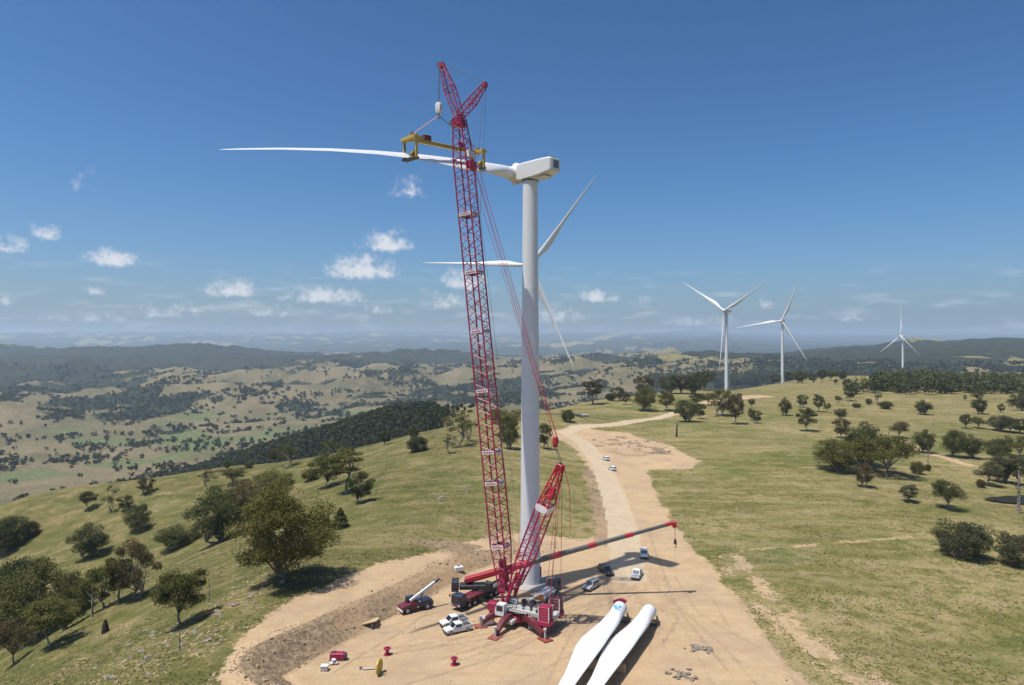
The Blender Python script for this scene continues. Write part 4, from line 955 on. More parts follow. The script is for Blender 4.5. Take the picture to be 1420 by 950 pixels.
    cb.location = FW*1.6+SD*-2.9+UP*2.3; cb.rotation_euler = (0, 0, math.atan2(FW.y, FW.x))
    MB().box((.84,0,1.45), (.06,1.1,1.15), (Vector((.96,0,.28)), Vector((0,1,0)), Vector((-.28,0,.96)))).build('windscreen', MT['glass'], cb)
    for s_ in (-1, 1): MB().box((-.05,s_*.685,1.35), (1.3,.04,1.0)).build('side_window', MT['glass'], cb)
    # counterweight: slabs stacked either side of the tail
    for s_ in (-1, 1):
        MB().box(BK*7.3+SD*s_*2.35+UP*2.35, (2.5,2.1,.9), (BK, SD, UP), bev=.06).build('ballast_tray', MT['red'], e)
        for k in range(5):
            c = BK*7.3+SD*s_*2.35+UP*(3.05+k*.5)
            sl = MB().box(c, (2.1,1.75,.47), (BK, SD, UP), bev=.04).build('counterweight_slab', MT['red' if s_ < 0 else 'maroon'], e)
            for q in (-1, 1):
                for q2 in (-1, 1): MB().box(c+BK*q*1.03+SD*q2*.85, (.14,.14,.48), (BK, SD, UP)).build('white_edge', MT['white'], sl)
    # main boom
    F0 = w((-1.1,130,3.9)); HD = w((-10.4,135,97.2)); bd = (HD-F0).normalized()
    at = lambda z: F0+(HD-F0)*((z-F0.z)/(HD.z-F0.z))
    zs = [14.2, 26.1, 32.0, 43.7, 55.1, 66.6, 78.0, 89.0]
    nb = bd.cross(SD).normalized()
    ft = MB().lattice(at(5.6), at(14.2), SD, 2.6, 1.1, 2.9, 2.9, 4, .14, .07)
    for s_ in (-1, 1): ft.tube(F0+SD*s_*1.3, at(5.6)+SD*s_*1.3, .32, .26, 8)
    ft.box(at(6.2), (2.9,1.5,.5), (SD, nb, bd)).box(at(10.5), (2.7,.16,2.4), (SD, nb, bd)).box(at(8.2), (2.4,1.0,2.2), (SD, nb, bd), bev=.1)
    ft.build('boom_foot', MT['red'], e)
    for a, b in zip(zs, zs[1:]):
        s_ = MB().lattice(at(a), at(b), SD, 2.9, 2.9, 2.9, 2.9, max(2, round((b-a)/2.6)), .17, .08).build('boom_section', MT['red'], e)
    for z in zs[:-1]:
        pl = MB()
        for q in (-1, 1):
            pl.box(at(z)+nb*q*1.5, (2.95,.07,.62), (SD, nb, bd)); pl.box(at(z)+SD*q*1.5, (.07,2.95,.62), (SD, nb, bd))
        pl = pl.build('joint_board', MT['white'], e)
        mk = MB()      # grey lettering blocks on the boards
        for q in (-1, 1):
            for k in range(5):
                mk.box(at(z)+nb*q*1.54+SD*(-.8+k*.4), (.26,.02,.3), (SD, nb, bd)); mk.box(at(z)+SD*q*1.54+nb*(-.8+k*.4), (.02,.26,.3), (SD, nb, bd))
        mk.build('board_lettering', MT['pend'], pl)
    hs = MB().lattice(at(89), HD, SD, 2.9, 2.9, 2.3, 1.7, 3, .15, .075)
    hs.box(HD-bd*.8, (2.4,1.3,1.5), (SD, nb, bd), bev=.1).box(at(92), (2.5,.2,1.0), (SD, nb, bd)).build('boom_head', MT['red'], e)
    for s_ in (-.6, 0, .6):
        MB().lathe([(.62,-.08),(.7,-.1),(.6,0),(.7,.1),(.62,.08)], 20, HD+FW*1.3+SD*s_-UP*.8, (FW, UP, SD)).build('head_sheave', MT['grey'], e)
    MB().box(at(87.5)-nb*1.8, (2.4,.9,1.6), (SD, nb, bd), bev=.08).build('boom_winch', MT['red'], e)
    MB().box(at(89.6)-nb*1.7, (2.4,.8,1.3), (SD, nb, bd)).build('service_platform', MT['white'], e)
    # jib and its strut
    JT = w((-14.0,137,108.7)); ST = w((-5.2,132.8,103.2))
    jb = MB().lattice(HD+UP*.4, HD+(JT-HD)*.55, SD, 2.0, 1.2, 1.9, 1.9, 3, .12, .06).lattice(HD+(JT-HD)*.55, JT, SD, 1.9, 1.9, .7, .6, 3, .12, .06)
    jb.box(JT, (.9,.7,.9), (SD, nb, bd)).build('jib', MT['red'], e)
    jt = MB().lattice(HD+UP*.6, HD+(ST-HD)*.5, SD, 1.7, 1.0, 1.6, 1.4, 2, .12, .06).lattice(HD+(ST-HD)*.5, ST, SD, 1.6, 1.4, .7, .6, 2, .12, .06)
    jt.box(ST, (.9,.6,.8), (SD, nb, bd)).build('jib_strut', MT['red'], e)
    for s_ in (-.35, .35): MB().lathe([(.45,-.06),(.52,-.08),(.44,0),(.52,.08),(.45,.06)], 16, JT+FW*.6+SD*s_, (FW, UP, SD)).build('jib_sheave', MT['grey'], e)
    # derrick mast
    M0 = w((-.3,129.5,4.4)); MTp = w((9.0,125.2,30.6)); md = (MTp-M0).normalized(); mn = md.cross(SD)
    q = lambda t: M0+(MTp-M0)*t
    mf = MB()
    for s_ in (-1, 1): mf.tube(M0+SD*s_*1.7, q(.22)+SD*s_*1.7, .34, .28, 8)
    mf.box(q(.16), (3.4,.5,.5), (SD, mn, md)).lattice(q(.1), q(.3), SD, 3.4, 1.0, 3.4, 2.3, 2, .17, .09).build('mast_foot', MT['red'], e)
    MB().lattice(q(.3), q(.68), SD, 3.4, 2.3, 3.4, 2.3, 4, .17, .08).build('mast_section', MT['red'], e)
    pl = MB()
    for k in (-1, 1): pl.box(q(.69)+mn*k*1.2, (3.5,.08,1.2), (SD, mn, md)); pl.box(q(.69)+SD*k*1.75, (.08,2.4,1.2), (SD, mn, md))
    pl.build('mast_board', MT['white'], e)
    mh = MB().lattice(q(.71), q(1), SD, 3.3, 2.2, 1.3, .9, 3, .17, .1)
    mh.box(q(.80), (2.4,1.4,1.6), (SD, mn, md), .75).box(q(.97), (1.5,1.0,1.4), (SD, mn, md), .8, .08).build('mast_head', MT['redb'], e)
    BLK = w((8.0,125.6,35.0))
    MB().box(BLK, (1.5,.8,1.3), (SD, FW, UP), .8, .1).box(BLK-UP*.9, (.8,.6,.7), (SD, FW, UP)).build('equaliser_block', MT['redb'], e)
    ro = lambda a, b, r, m, name: MB().tube(a, b, r, n=5).build(name, MT[m], e)
    for s_ in (-.5, -.17, .17, .5): ro(BLK-UP*1.0+SD*s_, MTp+SD*s_*1.2, .035, 'rope', 'reeving_rope')
    for s_ in (-1, 1):
        ro(HD+SD*s_*1.0+BK*.6, BLK+SD*s_*.7+UP*.5, .055, 'pend', 'boom_pendant')
        ro(at(89)+SD*s_*1.3+BK*1.4, BLK+SD*s_*.5+UP*.5, .04, 'pend', 'boom_pendant')
        ro(ST+SD*s_*.4, at(78)+SD*s_*1.2+BK*1.9, .035, 'rope', 'strut_rope')
        ro(at(78)+SD*s_*1.2+BK*1.9, q(.2)+SD*s_*1.2, .03, 'rope', 'hoist_rope')
        ro(ST+SD*s_*.35+UP*.2, JT+SD*s_*.3+UP*.4, .03, 'rope', 'jib_pendant')
        for k, bk in enumerate((6.6, 8.2)): ro(MTp+SD*s_*.6, BK*bk+SD*s_*(1.2+k*1.2)+UP*(4.2 if k == 0 else 5.6), .045, 'pend', 'luffing_rope')
    MB().tube(MTp+BK*.5, MTp+BK*1.6-UP*4, .08).tube(MTp+BK*1.6-UP*4, MTp+BK*1.9-UP*12, .05).build('mast_stay', MT['redb'], e)
    # hook block under the jib
    HB = w((-14.7,137.2,100.2))
    for s_ in (-.25, -.08, .08, .25): ro(JT+FW*.6+SD*s_-UP*.3, HB+SD*s_+UP*.8, .03, 'rope', 'hoist_rope')
    hb = MB().loft([[HB+FW*x*sx+SD*y*sy+UP*z for x, y in ((.55,-.5),(.75,0),(.55,.5),(-.55,.5),(-.75,0),(-.55,-.5))] for z, sx, sy in ((-1.2,.5,.7),(-.7,1,1),(.6,1,1),(1.0,.6,.8))]).build('hook_block', MT['white'], e, True)
    MB().path([HB+FW*math.sin(t)*.35+UP*(-1.75+math.cos(t)*.4) for t in (0,.7,1.4,2.2,3.1,3.9,4.6)], .11, 6).tube(HB-UP*1.1, HB-UP*1.4, .14).build('hook', MT['grey'], hb)
    return tag(e, 'tall red lattice boom crane on outriggers lifting the blade beside the tower', 'crane')
main_crane()
# ------------------------------------------------------------------ lifting yoke on the blade
def yoke():
    A = Vector((-19.7,130.7,92.0)); B = Vector((-7.0,143.3,92.7)); d = (B-A).normalized(); s = d.cross(UP).normalized(); u = s.cross(d)
    mid = (A+B)/2; e = empty('lifting_yoke', mid); w = lambda p: p-mid
    MB().box(w(mid), ((B-A).length,.62,.75), (d, s, u), bev=.05).build('beam', MT['yellow'], e)
    MB().box(w(A+d*4.2+u*.85), (1.7,1.1,1.0), (d, s, u), bev=.08).build('power_pack', MT['maroon'], e)
    MB().box(w(A+d*2.4+u*.55), (2.6,.9,.35), (d, s, u)).build('walkway', MT['yellow'], e)
    hub = Vector((4-.7071*4.6, 150+.7071*4.6, 90.8+ground(4,150)))
    for P in (A+d*.3, B-d*.3):
        t = (Vector((P.x, P.y, 0))-Vector((hub.x, hub.y, 0))).length; s_ = (t-1.6)/BL; zb = hub.z-7.2*s_*s_
        drop = P.z-zb; fr = MB()
        fr.box(w(P+u*.1), (1.5,4.3,.55), (d, s, u), bev=.05)
        for k in (-1, 1):
            fr.box(w(P+s*k*1.95-UP*(drop*.5+.3)), (.45,.3,drop+1.9), (d, s, UP))
        fr = fr.build('clamp_frame', MT['yellow'], e)
        for k in (-1, 1):
            MB().box(w(P+s*k*1.25-UP*(drop+.25)), (1.3,1.1,.4), (d, (s-UP*.5*k*-1).normalized(), UP), bev=.06).build('clamp_jaw', MT['yellow'], fr)
            MB().tube(w(P+s*k*1.95-UP*.4), w(P+s*k*1.5-UP*(drop-.8)), .11).build('ram', MT['dark'], fr)
        MB().box(w(P-UP*(drop+1.15)), (1.5,3.9,.35), (d, s, UP), bev=.05).build('cross_bar', MT['grey'], fr)
        MB().box(w(P+u*.75), (.5,.3,.8), (d, s, u)).build('lifting_lug', MT['yellow'], e)
    HB = Vector((-14.7,137.2,98.6))
    MB().tube(w(HB), w(A+d*.6+u*.9), .09).build('sling', MT['sling'], e); MB().tube(w(HB), w(B-d*.6+u*.9), .075).build('sling', MT['rope'], e)
    MB().tube(w(A+d*.6+u*.9), w(A+d*.9+u*1.7), .13).build('shackle', MT['grey'], e)
    return tag(e, 'yellow blade lifting yoke clamped round the raised blade', 'lifting yoke')
yoke()
# ------------------------------------------------------------------ telescopic mobile crane
def mobile_crane():
    org = Vector((-6.4,141.0,0)); e = empty('mobile_crane', org); d = Vector((-.6,-.8,0)); s = Vector((-d.y, d.x, 0))
    fr = MB().box(d*-.3+UP*1.15, (14.5,2.5,.8), (d, s, UP), bev=.08).build('chassis', MT['black'], e)
    MB().box(d*2.5+UP*1.75, (5.0,2.6,.5), (d, s, UP), bev=.06).build('deck', MT['maroon'], fr)
    MB().box(d*-4.6+UP*1.7, (4.2,2.5,.45), (d, s, UP), bev=.06).build('deck', MT['grey'], fr)
    cab = MB().box(d*6.9+UP*1.95, (2.0,2.7,2.3), (d, s, UP), .93, .14).build('driver_cab', MT['navy'], e)
    MB().box(d*7.93+UP*2.4, (.06,2.2,.95), (d, s, UP)).build('windscreen', MT['glass'], cab)
    MB().box(d*7.95+UP*1.15, (.1,2.6,.4), (d, s, UP), bev=.03).build('bumper', MT['maroon'], cab)
    for k in (-1, 1):
        MB().box(d*7.0+s*k*1.33+UP*2.45, (1.2,.05,.8), (d, s, UP)).build('side_window', MT['glass'], cab)
        MB().box(d*8.0+s*k*.95+UP*1.2, (.06,.4,.22), (d, s, UP)).build('headlight', MT['lamp'], cab)
        MB().box(d*7.8+s*k*1.62+UP*2.7, (.12,.3,.5), (d, s, UP)).build('mirror', MT['black'], cab)
    wm = MB().lathe([(.35,-.24),(.66,-.24),(.72,-.16),(.72,.16),(.66,.24),(.35,.24)], 18, ax=(d, UP, s)).mesh('wheel', MT['rubber'], True)
    rm = MB().lathe([(.34,-.25),(.3,-.2),(.3,.2),(.34,.25)], 14, ax=(d, UP, s)).mesh('rim', MT['rim'], True)
    for k in (5.3,3.6,-1.6,-3.3,-5.0):
        for q in (-1, 1): o = link('wheel', wm, e); o.location = d*k+s*q*1.2+UP*.72; link('rim', rm, o)
    for k in (2.2,-6.6):
        for q in (-1, 1):
            a = MB().box(d*k+s*q*2.5+UP*.95, (.45,2.8,.4), (d, s, UP)).build('outrigger', MT['black'], e)
            MB().tube(d*k+s*q*3.75+UP*.1, d*k+s*q*3.75+UP*1.3, .12, n=8).build('jack', MT['grey'], a)
            MB().box(d*k+s*q*3.75+UP*.09, (1.1,1.1,.14), (d, s, UP)).build('pad', MT['timber'], a)
    # upper works turned towards the boom
    P0 = Vector((-9.6,140.85,3.9))-org; TP = Vector((34.0,142.6,15.4))-org; bd = (TP-P0).normalized(); bx = Vector((bd.x, bd.y, 0)).normalized(); bs = Vector((-bx.y, bx.x, 0)); bu = bd.cross(bs)*-1 if bd.cross(bs).z < 0 else bd.cross(bs)
    MB().lathe([(1.2,1.7),(1.3,1.8),(1.3,2.2),(1.1,2.3)], 20).build('turntable', MT['black'], e)
    up = MB().box(bx*-1.4+UP*2.75, (6.0,2.2,.9), (bx, bs, UP), bev=.08).build('upper_works', MT['black'], e)
    MB().box(bx*-2.6+bs*.8+UP*3.5, (1.8,.6,.7), (bx, bs, UP), bev=.05).build('winch', MT['grey'], up)
    for k in range(4): MB().box(bx*-5.3+UP*(2.3+k*.5), (1.5,2.9,.47), (bx, bs, UP), bev=.05).build('counterweight_slab', MT['black'], e)
    uc = MB().box(bx*1.6-bs*1.55+UP*3.2, (1.7,.95,1.7), (bx, bs, UP), .9, .1).build('operator_cab', MT['black'], e)
    MB().box(bx*2.43-bs*1.55+UP*3.4, (.05,.75,1.0), (bx, bs, UP)).build('windscreen', MT['glass'], uc)
    Ln = (TP-P0).length
    cuts = [0,13.5,20.5,28,36,Ln-.3]; hw = [.62,.52,.45,.39,.33]
    for i in range(5):
        a, b = cuts[i], cuts[i+1]; r = hw[i]
        ringf = lambda t, q: [P0+bd*t+bs*x*q+bu*z*q for x, z in ((-.8,1),(.8,1),(1,.75),(1,-.5),(.55,-1),(-.55,-1),(-1,-.5),(-1,.75))]
        MB().loft([ringf(a-(0 if i == 0 else .3), r), ringf(b, r)]).build('boom_section', MT['redb'] if i == 0 else MT['grey'], e)
        if i > 0:
            MB().loft([ringf(b-1.7, r+.025), ringf(b+.05, r+.025)]).build('boom_collar', MT['redb'], e)
    MB().box(P0+bd*(Ln-.2)-bu*.35, (.9,.8,1.2), (bd, bs, bu), bev=.08).build('boom_head', MT['redb'], e)
    MB().tube(bx*1.2+UP*2.6, P0+bd*11-bu*.5, .2, n=10).build('lift_ram', MT['grey'], e)
    hk = TP+bd*.1-UP*4.0
    for k in (-.12, .12): MB().tube(TP-UP*.5+bs*k, hk+UP*.5+bs*k, .03, n=5).build('hoist_rope', MT['rope'], e)
    h = MB().box(hk, (.55,.75,1.1), (bx, bs, UP), .75, .1).build('hook_block', MT['black'], e)
    MB().path([hk+bx*math.sin(t)*.26+UP*(-.95+math.cos(t)*.3) for t in (0,.8,1.6,2.4,3.2,4.0)], .08).build('hook', MT['grey'], h)
    MB().tube(hk-UP*1.2, hk-UP*8, .015, n=4).build('tag_line', MT['rope'], h)
    return tag(e, 'dark telescopic mobile crane with a long low red and grey boom', 'mobile crane')
mobile_crane()
def yard_crane():
    x, y = W(577,846); e = empty('pick_and_carry_crane', (x, y, 0), math.atan2(-.55,-.83)); X1 = Vector((1,0,0)); Y1 = Vector((0,1,0))
    MB().prism([(.2,.75),(3.3,.75),(3.5,1.0),(3.4,1.5),(2.2,1.75),(.2,1.75)], 2.2).build('front_body', MT['maroon'], e)
    MB().box((3.45,0,.75), (.25,2.4,.4), bev=.05).build('bumper', MT['white'], e)
    cab = MB().prism([(.1,1.7),(1.9,1.7),(1.75,2.75),(.2,2.85)], 1.1, -.6).build('driver_cab', MT['navy'], e)
    MB().box((1.86,-.6,2.25), (.06,.9,.75), (Vector((.99,0,.14)), Y1, Vector((-.14,0,.99)))).build('windscreen', MT['glass'], cab)
    for s in (-1, 1): MB().box((1.0,-.6+s*.56,2.3), (1.2,.04,.65)).build('side_window', MT['glass'], cab)
    MB().box((-1.6,0,1.4), (2.9,2.2,1.3), bev=.15).build('rear_body', MT['navy'], e)
    MB().box((-3.1,0,1.2), (.5,2.2,.9), bev=.1).build('counterweight', MT['grey'], e)
    wm = MB().lathe([(.35,-.28),(.68,-.28),(.76,-.18),(.76,.18),(.68,.28),(.35,.28)], 18, ax=(X1, UP, Y1)).mesh('wheel', MT['rubber'], True)
    rm = MB().lathe([(.35,-.29),(.3,-.2),(.3,.2),(.35,.29)], 14, ax=(X1, UP, Y1)).mesh('rim', MT['rim'], True)
    for px in (2.4,-1.9):
        for s in (-1, 1): o = link('wheel', wm, e); o.location = (px, s*1.0, .76); link('rim', rm, o)
    a = Vector((1.6,.55,2.3)); b = Vector((-3.9,.55,5.0)); dd = (b-a).normalized(); n2 = dd.cross(Y1)
    MB().box((a+b)/2, ((b-a).length,.48,.5), (dd, Y1, n2), bev=.05).build('boom', MT['white'], e)
    MB().box(b+dd*.5, (1.2,.45,.45), (dd, Y1, n2), bev=.04).build('boom_head', MT['grey'], e)
    MB().tube((-.3,.55,1.8), a+(b-a)*.55-UP*.25, .13, n=8).build('lift_ram', MT['grey'], e)
    tag(e, 'small maroon and navy yard crane with a raised white boom by the cut bank', 'mobile crane')
yard_crane()
# ------------------------------------------------------------------ grass tufts on the near slopes
def tufts():
    rng = np.random.default_rng(5); n = 130000
    r = np.exp(rng.uniform(math.log(100), math.log(330), n)); th = rng.uniform(-.72, .72, n); x = r*np.sin(th); y = r*np.cos(th)
    j = jit_near = fbm(x/6, y/6, 71, 3)*2.2
    ok = (poly_sd(x, y, DIRT)+j*.8 > .5) & (fbm(x/11, y/11, 205, 4)+rng.normal(0, .25, n) > -.05)
    for ln, wd in ((ROAD,4),(SPUR_TRACK,4),(FIELD_TRACK,1.2),(EROSION,1.8)): ok &= line_d(x, y, ln) > wd
    x, y, r = x[ok], y[ok], r[ok]; n = len(x); z = height(x, y)
    P = np.stack([x, y, z], -1); h = rng.uniform(.10, .26, n); w = rng.uniform(.12, .36, n); a = rng.uniform(0, 6.283, n)
    side = np.stack([np.cos(a), np.sin(a), 0*a], -1)*w[:,None]; lean = np.stack([rng.normal(0,1.1,n), rng.normal(0,1.1,n), np.full(n,.7)], -1)*h[:,None]
    V = np.stack([P-side, P+side, P+lean+side*.25, P+lean-side*.35], 1).reshape(-1, 3)
    mats = [leaf_material('straw_grass', (.22,.185,.085), (.32,.26,.13), .06), leaf_material('green_grass', (.12,.128,.038), (.18,.172,.058), .06)]
    pick = (fbm(x/22, y/22, 211, 3)+rng.normal(0,.3,n) < .12).astype(int)
    tag(link('grass_tufts', np_mesh('grass_tufts', V, np.arange(4*n).reshape(n, 4), mats, mi=pick)), 'tussocks of green and straw grass over the near slopes', 'grass', kind='stuff')
    print('tufts', n)
tufts()

def rubble():
    """clods and broken rock on the cut bank and along the edge of the bare ground"""
    rng = np.random.default_rng(9); n = 60000
    x = rng.uniform(-52, 12, n); y = rng.uniform(100, 182, n); sd = poly_sd(x, y, PAD); z = height(x, y)
    ok = (sd > .15) & (sd < 8.5) & (z < 5.6) & (z > .05) & (rng.random(n) < .10+.32*(fbm(x/6, y/6, 301, 3) > .1))
    x, y, z = x[ok], y[ok], z[ok]; n = len(x); s = rng.uniform(.05, .17, n)*(1+1.2*(rng.random(n) < .04))
    O = np.array([(1,0,0),(-1,0,0),(0,1,0),(0,-1,0),(0,0,1),(0,0,-1)], float)
    V = (np.stack([x, y, z+s*.3], -1)[:,None,:] + O[None]*s[:,None,None]*rng.uniform(.6, 1.3, (n, 6, 1))).reshape(-1, 3)
    f = np.array([(0,2,4),(2,1,4),(1,3,4),(3,0,4),(2,0,5),(1,2,5),(3,1,5),(0,3,5)])
    F = (np.arange(n)[:,None,None]*6+f[None]).reshape(-1, 3)
    g = NT('clods', .95, .08); g.color(g.mix(g.ramp(g.noise(1.7, 3), .35, .65), (.20,.15,.10), (.38,.29,.19)))
    tag(link('rubble', np_mesh('rubble', V, F, [g.m])), 'clods and broken stone strewn over the cut bank', 'rubble', kind='stuff'); print('rubble', n)
rubble()

def pad_gravel():
    rng = np.random.default_rng(19); n = 26000
    r = np.exp(rng.uniform(math.log(100), math.log(250), n)); th = rng.uniform(-.4, .5, n); x = r*np.sin(th); y = r*np.cos(th)
    ok = (poly_sd(x, y, DIRT) < 1.5) & (fbm(x/8, y/8, 311, 4)+rng.normal(0, .22, n) > .12); ok &= line_d(x, y, ROAD) > 3.2
    x, y = x[ok], y[ok]; n = len(x); z = height(x, y); s = rng.uniform(.03, .11, n)*(1+1.5*(rng.random(n) < .03))
    O = np.array([(1,0,0),(-.5,.87,0),(-.5,-.87,0),(0,0,.8)], float)
    V = (np.stack([x, y, z], -1)[:,None,:] + O[None]*s[:,None,None]*rng.uniform(.7, 1.3, (n, 4, 1))).reshape(-1, 3)
    F = (np.arange(n)[:,None,None]*4+np.array([(0,1,3),(1,2,3),(2,0,3)])[None]).reshape(-1, 3)
    g = NT('pad_gravel', .95, .08); g.color(g.mix(g.ramp(g.noise(1.1, 3), .35, .65), (.15,.11,.075), (.40,.33,.25)))
    tag(link('gravel', np_mesh('gravel', V, F, [g.m])), 'loose gravel scattered over the bare pad', 'gravel', kind='stuff')
pad_gravel()
# ------------------------------------------------------------------ cars and utes
def car(px, py, head, style, label, paint_='white', z=None, group=None):
    x, y = W(px, py) if z is None else hit(px, py)
    e = empty('utility_truck' if style == 'ute' else 'car', (x, y, ground(x, y)), head); L_ = 5.2 if style == 'ute' else 4.8; w = 1.85; Y1 = Vector((0,1,0))
    h = L_/2; body = [(-h,.55),(-h+.05,1.0),(h-1.5,1.08),(h-.15,.92),(h,.7),(h-.05,.4),(-h+.05,.4)]
    if style == 'ute': roof = [(-.75,1.0),(-.65,1.74),(.65,1.78),(1.35,1.05)]
    else: roof = [(-h+.1,1.0),(-h+.4,1.72),(.55,1.78),(1.3,1.05)]
    b = MB().prism(body, w); b = b.build('body', MT[paint_], e)
    cbm = MB(); n = len(roof); V = [(q, -w/2*(.96 if z_ < 1.2 else .82), z_) for q, z_ in roof]+[(q, w/2*(.96 if z_ < 1.2 else .82), z_) for q, z_ in roof]
    cbm.add(V, [tuple(range(n)), tuple(reversed(range(n, 2*n)))]+[(k, n+k, n+(k+1) % n, (k+1) % n) for k in range(n)])
    c = cbm.build('cabin', MT[paint_], e)
    x1, z1 = roof[2]; x2, z2 = roof[3]; d = Vector((x2-x1, 0, z2-z1)).normalized(); nn = Vector((d.z*-1, 0, d.x))
    MB().box(Vector(((x1+x2)/2, 0, (z1+z2)/2))+Vector((-d.z,0,d.x))*.02, ((Vector((x2-x1,0,z2-z1))).length*.82, w*.78, .03), (d, Y1, Vector((-d.z,0,d.x)))).build('windscreen', MT['glass'], c)
    xr, zr = roof[1]; xb, zb = roof[0]; d2 = Vector((xr-xb, 0, zr-zb)).normalized()
    MB().box(Vector(((xr+xb)/2-.02, 0, (zr+zb)/2+.08)), ((zr-zb)*.62, w*.72, .03), (d2, Y1, Vector((-d2.z,0,d2.x)))).build('rear_window', MT['glass'], c)
    for s in (-1, 1):
        ln = abs(x1-xr); ax = (Vector((1,0,0)), Vector((0,math.cos(.23),math.sin(.23)*-s)), Vector((0,math.sin(.23)*-s*-1*-1,math.cos(.23))))
        MB().box((xr+ln*.5+.15, s*w*.462, 1.42), (ln*.92,.05,.42), (Vector((1,0,0)), Vector((0,1,.25*s)).normalized(), Vector((0,-.25*s,1)).normalized())).build('side_window', MT['glass'], c)
        MB().box((h-.06, s*.66, .78), (.1,.38,.18)).build('headlight', MT['lamp'], b); MB().box((-h-.01, s*.72, .85), (.06,.22,.28)).build('tail_light', MT['tail'], b)
        MB().box((.95, s*1.02, 1.18), (.12,.2,.16)).build('mirror', MT['black'], c)
    if style == 'ute':
        MB().box((-1.68,0,1.04), (1.75,1.55,.03)).build('tray_floor', MT['dark'], b)
        for s in (-1, 1): MB().box((-1.68,s*.88,1.13), (1.8,.09,.24)).build('tray_side', MT[paint_], b)
        MB().box((-h+.05,0,1.12), (.08,1.8,.24)).build('tailgate', MT[paint_], b)
    MB().box((h+.05,0,.52), (.16,1.8,.28), bev=.04).build('front_bumper', MT['black'], b)
    wm = CARW.setdefault('w', MB().lathe([(.2,-.12),(.35,-.12),(.38,-.08),(.38,.08),(.35,.12),(.2,.12)], 16, ax=(Vector((1,0,0)), UP, Y1)).mesh('wheel', MT['rubber'], True))
    rm = CARW.setdefault('r', MB().lathe([(.21,-.125),(.18,-.1),(.18,.1),(.21,.125)], 12, ax=(Vector((1,0,0)), UP, Y1)).mesh('rim', MT['rim'], True))
    for q in (-h+.95, h-.9):
        for s in (-1, 1): o = link('wheel', wm, e); o.location = (q, s*.84, .38); link('rim', rm, o)
    return tag(e, label, 'ute' if style == 'ute' else 'car', group)
CARW = {}
A_ = math.atan2
car(629,866,A_(-.55,-.9),'ute','white ute parked side by side, the one next to the dark mobile crane')
car(635,876,A_(-.5,-.92),'ute','white ute parked side by side, the one out on the open pad')
car(893,772,A_(-.95,-.15),'car','white station wagon parked at the edge of the tower shadow')
car(883,800,A_(-.9,-.35),'ute','white ute parked on bare ground between the two long shadows')
car(840,795,A_(-.8,.3),'car','black car parked in the tower shadow', 'charcoal')
car(820,816,A_(-.7,-.5),'car','silver grey car parked across the shadow lines', 'silver')
car(840,638,A_(1,-.35),'car','white car further up the haul road', 'white', 1)
car(849,652,A_(1,-.35),'car','white car lower down the haul road behind another', 'white', 1)

# ------------------------------------------------------------------ rocks and bits on the ground
def rock_mesh(seed, n=2):
    rng = np.random.default_rng(seed); bm = bmesh.new(); bmesh.ops.create_icosphere(bm, subdivisions=n, radius=1)
    for v in bm.verts:
        p = np.array(v.co); k = 1+.28*(fbm(np.array([p[0]*1.3+seed*3.1]), np.array([p[1]*1.3+p[2]]), seed, 3)[0])*1.6
        v.co = Vector(p*k*np.array([1,.8,.55]))
    for k in range(4):
        nrm = Vector(rng.normal(size=3)).normalized()
        bmesh.ops.bisect_plane(bm, geom=bm.verts[:]+bm.edges[:]+bm.faces[:], plane_co=nrm*.72, plane_no=nrm, clear_outer=True)
        bmesh.ops.holes_fill(bm, edges=bm.edges)
    bmesh.ops.triangulate(bm, faces=bm.faces)
    me = bpy.data.meshes.new('rock'); bm.to_mesh(me); bm.free(); me.materials.append(MT['stone']); return me
ROCKS = [rock_mesh(k+1) for k in range(6)]
rr_ = random.Random(11)
def rock(x, y, s, label, group, name='rock'):
    o = link(name, rr_.choice(ROCKS)); o.location = (x, y, ground(x, y)+.05*s); o.scale = (s*rr_.uniform(.8,1.3), s*rr_.uniform(.8,1.3), s*rr_.uniform(.6,1.0)); o.rotation_euler = (rr_.uniform(-.3,.3), rr_.uniform(-.3,.3), rr_.uniform(0,6.28))
    return tag(o, label, 'rock', group)
def rocks(boxes, label, group, s0=.3, s1=.9):
    for (cx, cy_, wx, wy, n) in boxes:
        for k in range(n):
            x, y = hit(cx+rr_.gauss(0, wx*.45), cy_+rr_.gauss(0, wy*.45)); rock(x, y, s0+(s1-s0)*rr_.random()**2.2, label, group)
rocks([(235,872,60,20,24),(275,885,60,24,20),(205,915,90,22,22),(170,938,70,10,10),(300,850,40,14,10),(150,895,60,20,8),(335,840,60,12,10)], 'pale weathered stone lying on the grass slope below the track', 'stones on the near slope', .14, .75)
rocks([(613,692,16,6,10),(565,645,10,3,4),(640,680,22,5,8),(520,690,30,10,4)], 'pale stone in the grass of the ridge slope behind the cut bank', 'stones on the ridge slope', .3, .8)
rocks([(880,618,34,7,22),(915,628,14,4,10),(895,612,24,5,8)], 'pale boulder on the spoil heap beside the haul road', 'boulders on the spoil heap', .5, 1.25)
def rock_pile(px, py, wx, wy, n, label):
    x0, y0 = hit(px, py); e = empty('rock_pile', (x0, y0, ground(x0, y0)))
    for k in range(n):
        x, y = hit(px+rr_.gauss(0, wx*.42), py+rr_.gauss(0, wy*.42)); s = rr_.uniform(.18,.55)
        o = link('rock', rr_.choice(ROCKS), e); o.location = (x-x0, y-y0, s*.25); o.scale = (s, s*.9, s*.85); o.rotation_euler = (rr_.uniform(0,1), rr_.uniform(0,1), rr_.uniform(0,6))
    tag(e, label, 'rock pile')
rock_pile(972,900,22,5,32,'heap of grey broken rock on the bare ground beside the blades')
rock_pile(942,936,22,8,26,'scattered heap of small rocks nearer the pad edge below the bigger heap')
rock_pile(885,862,20,3,8,'thin scatter of pale stones by the open blade root')

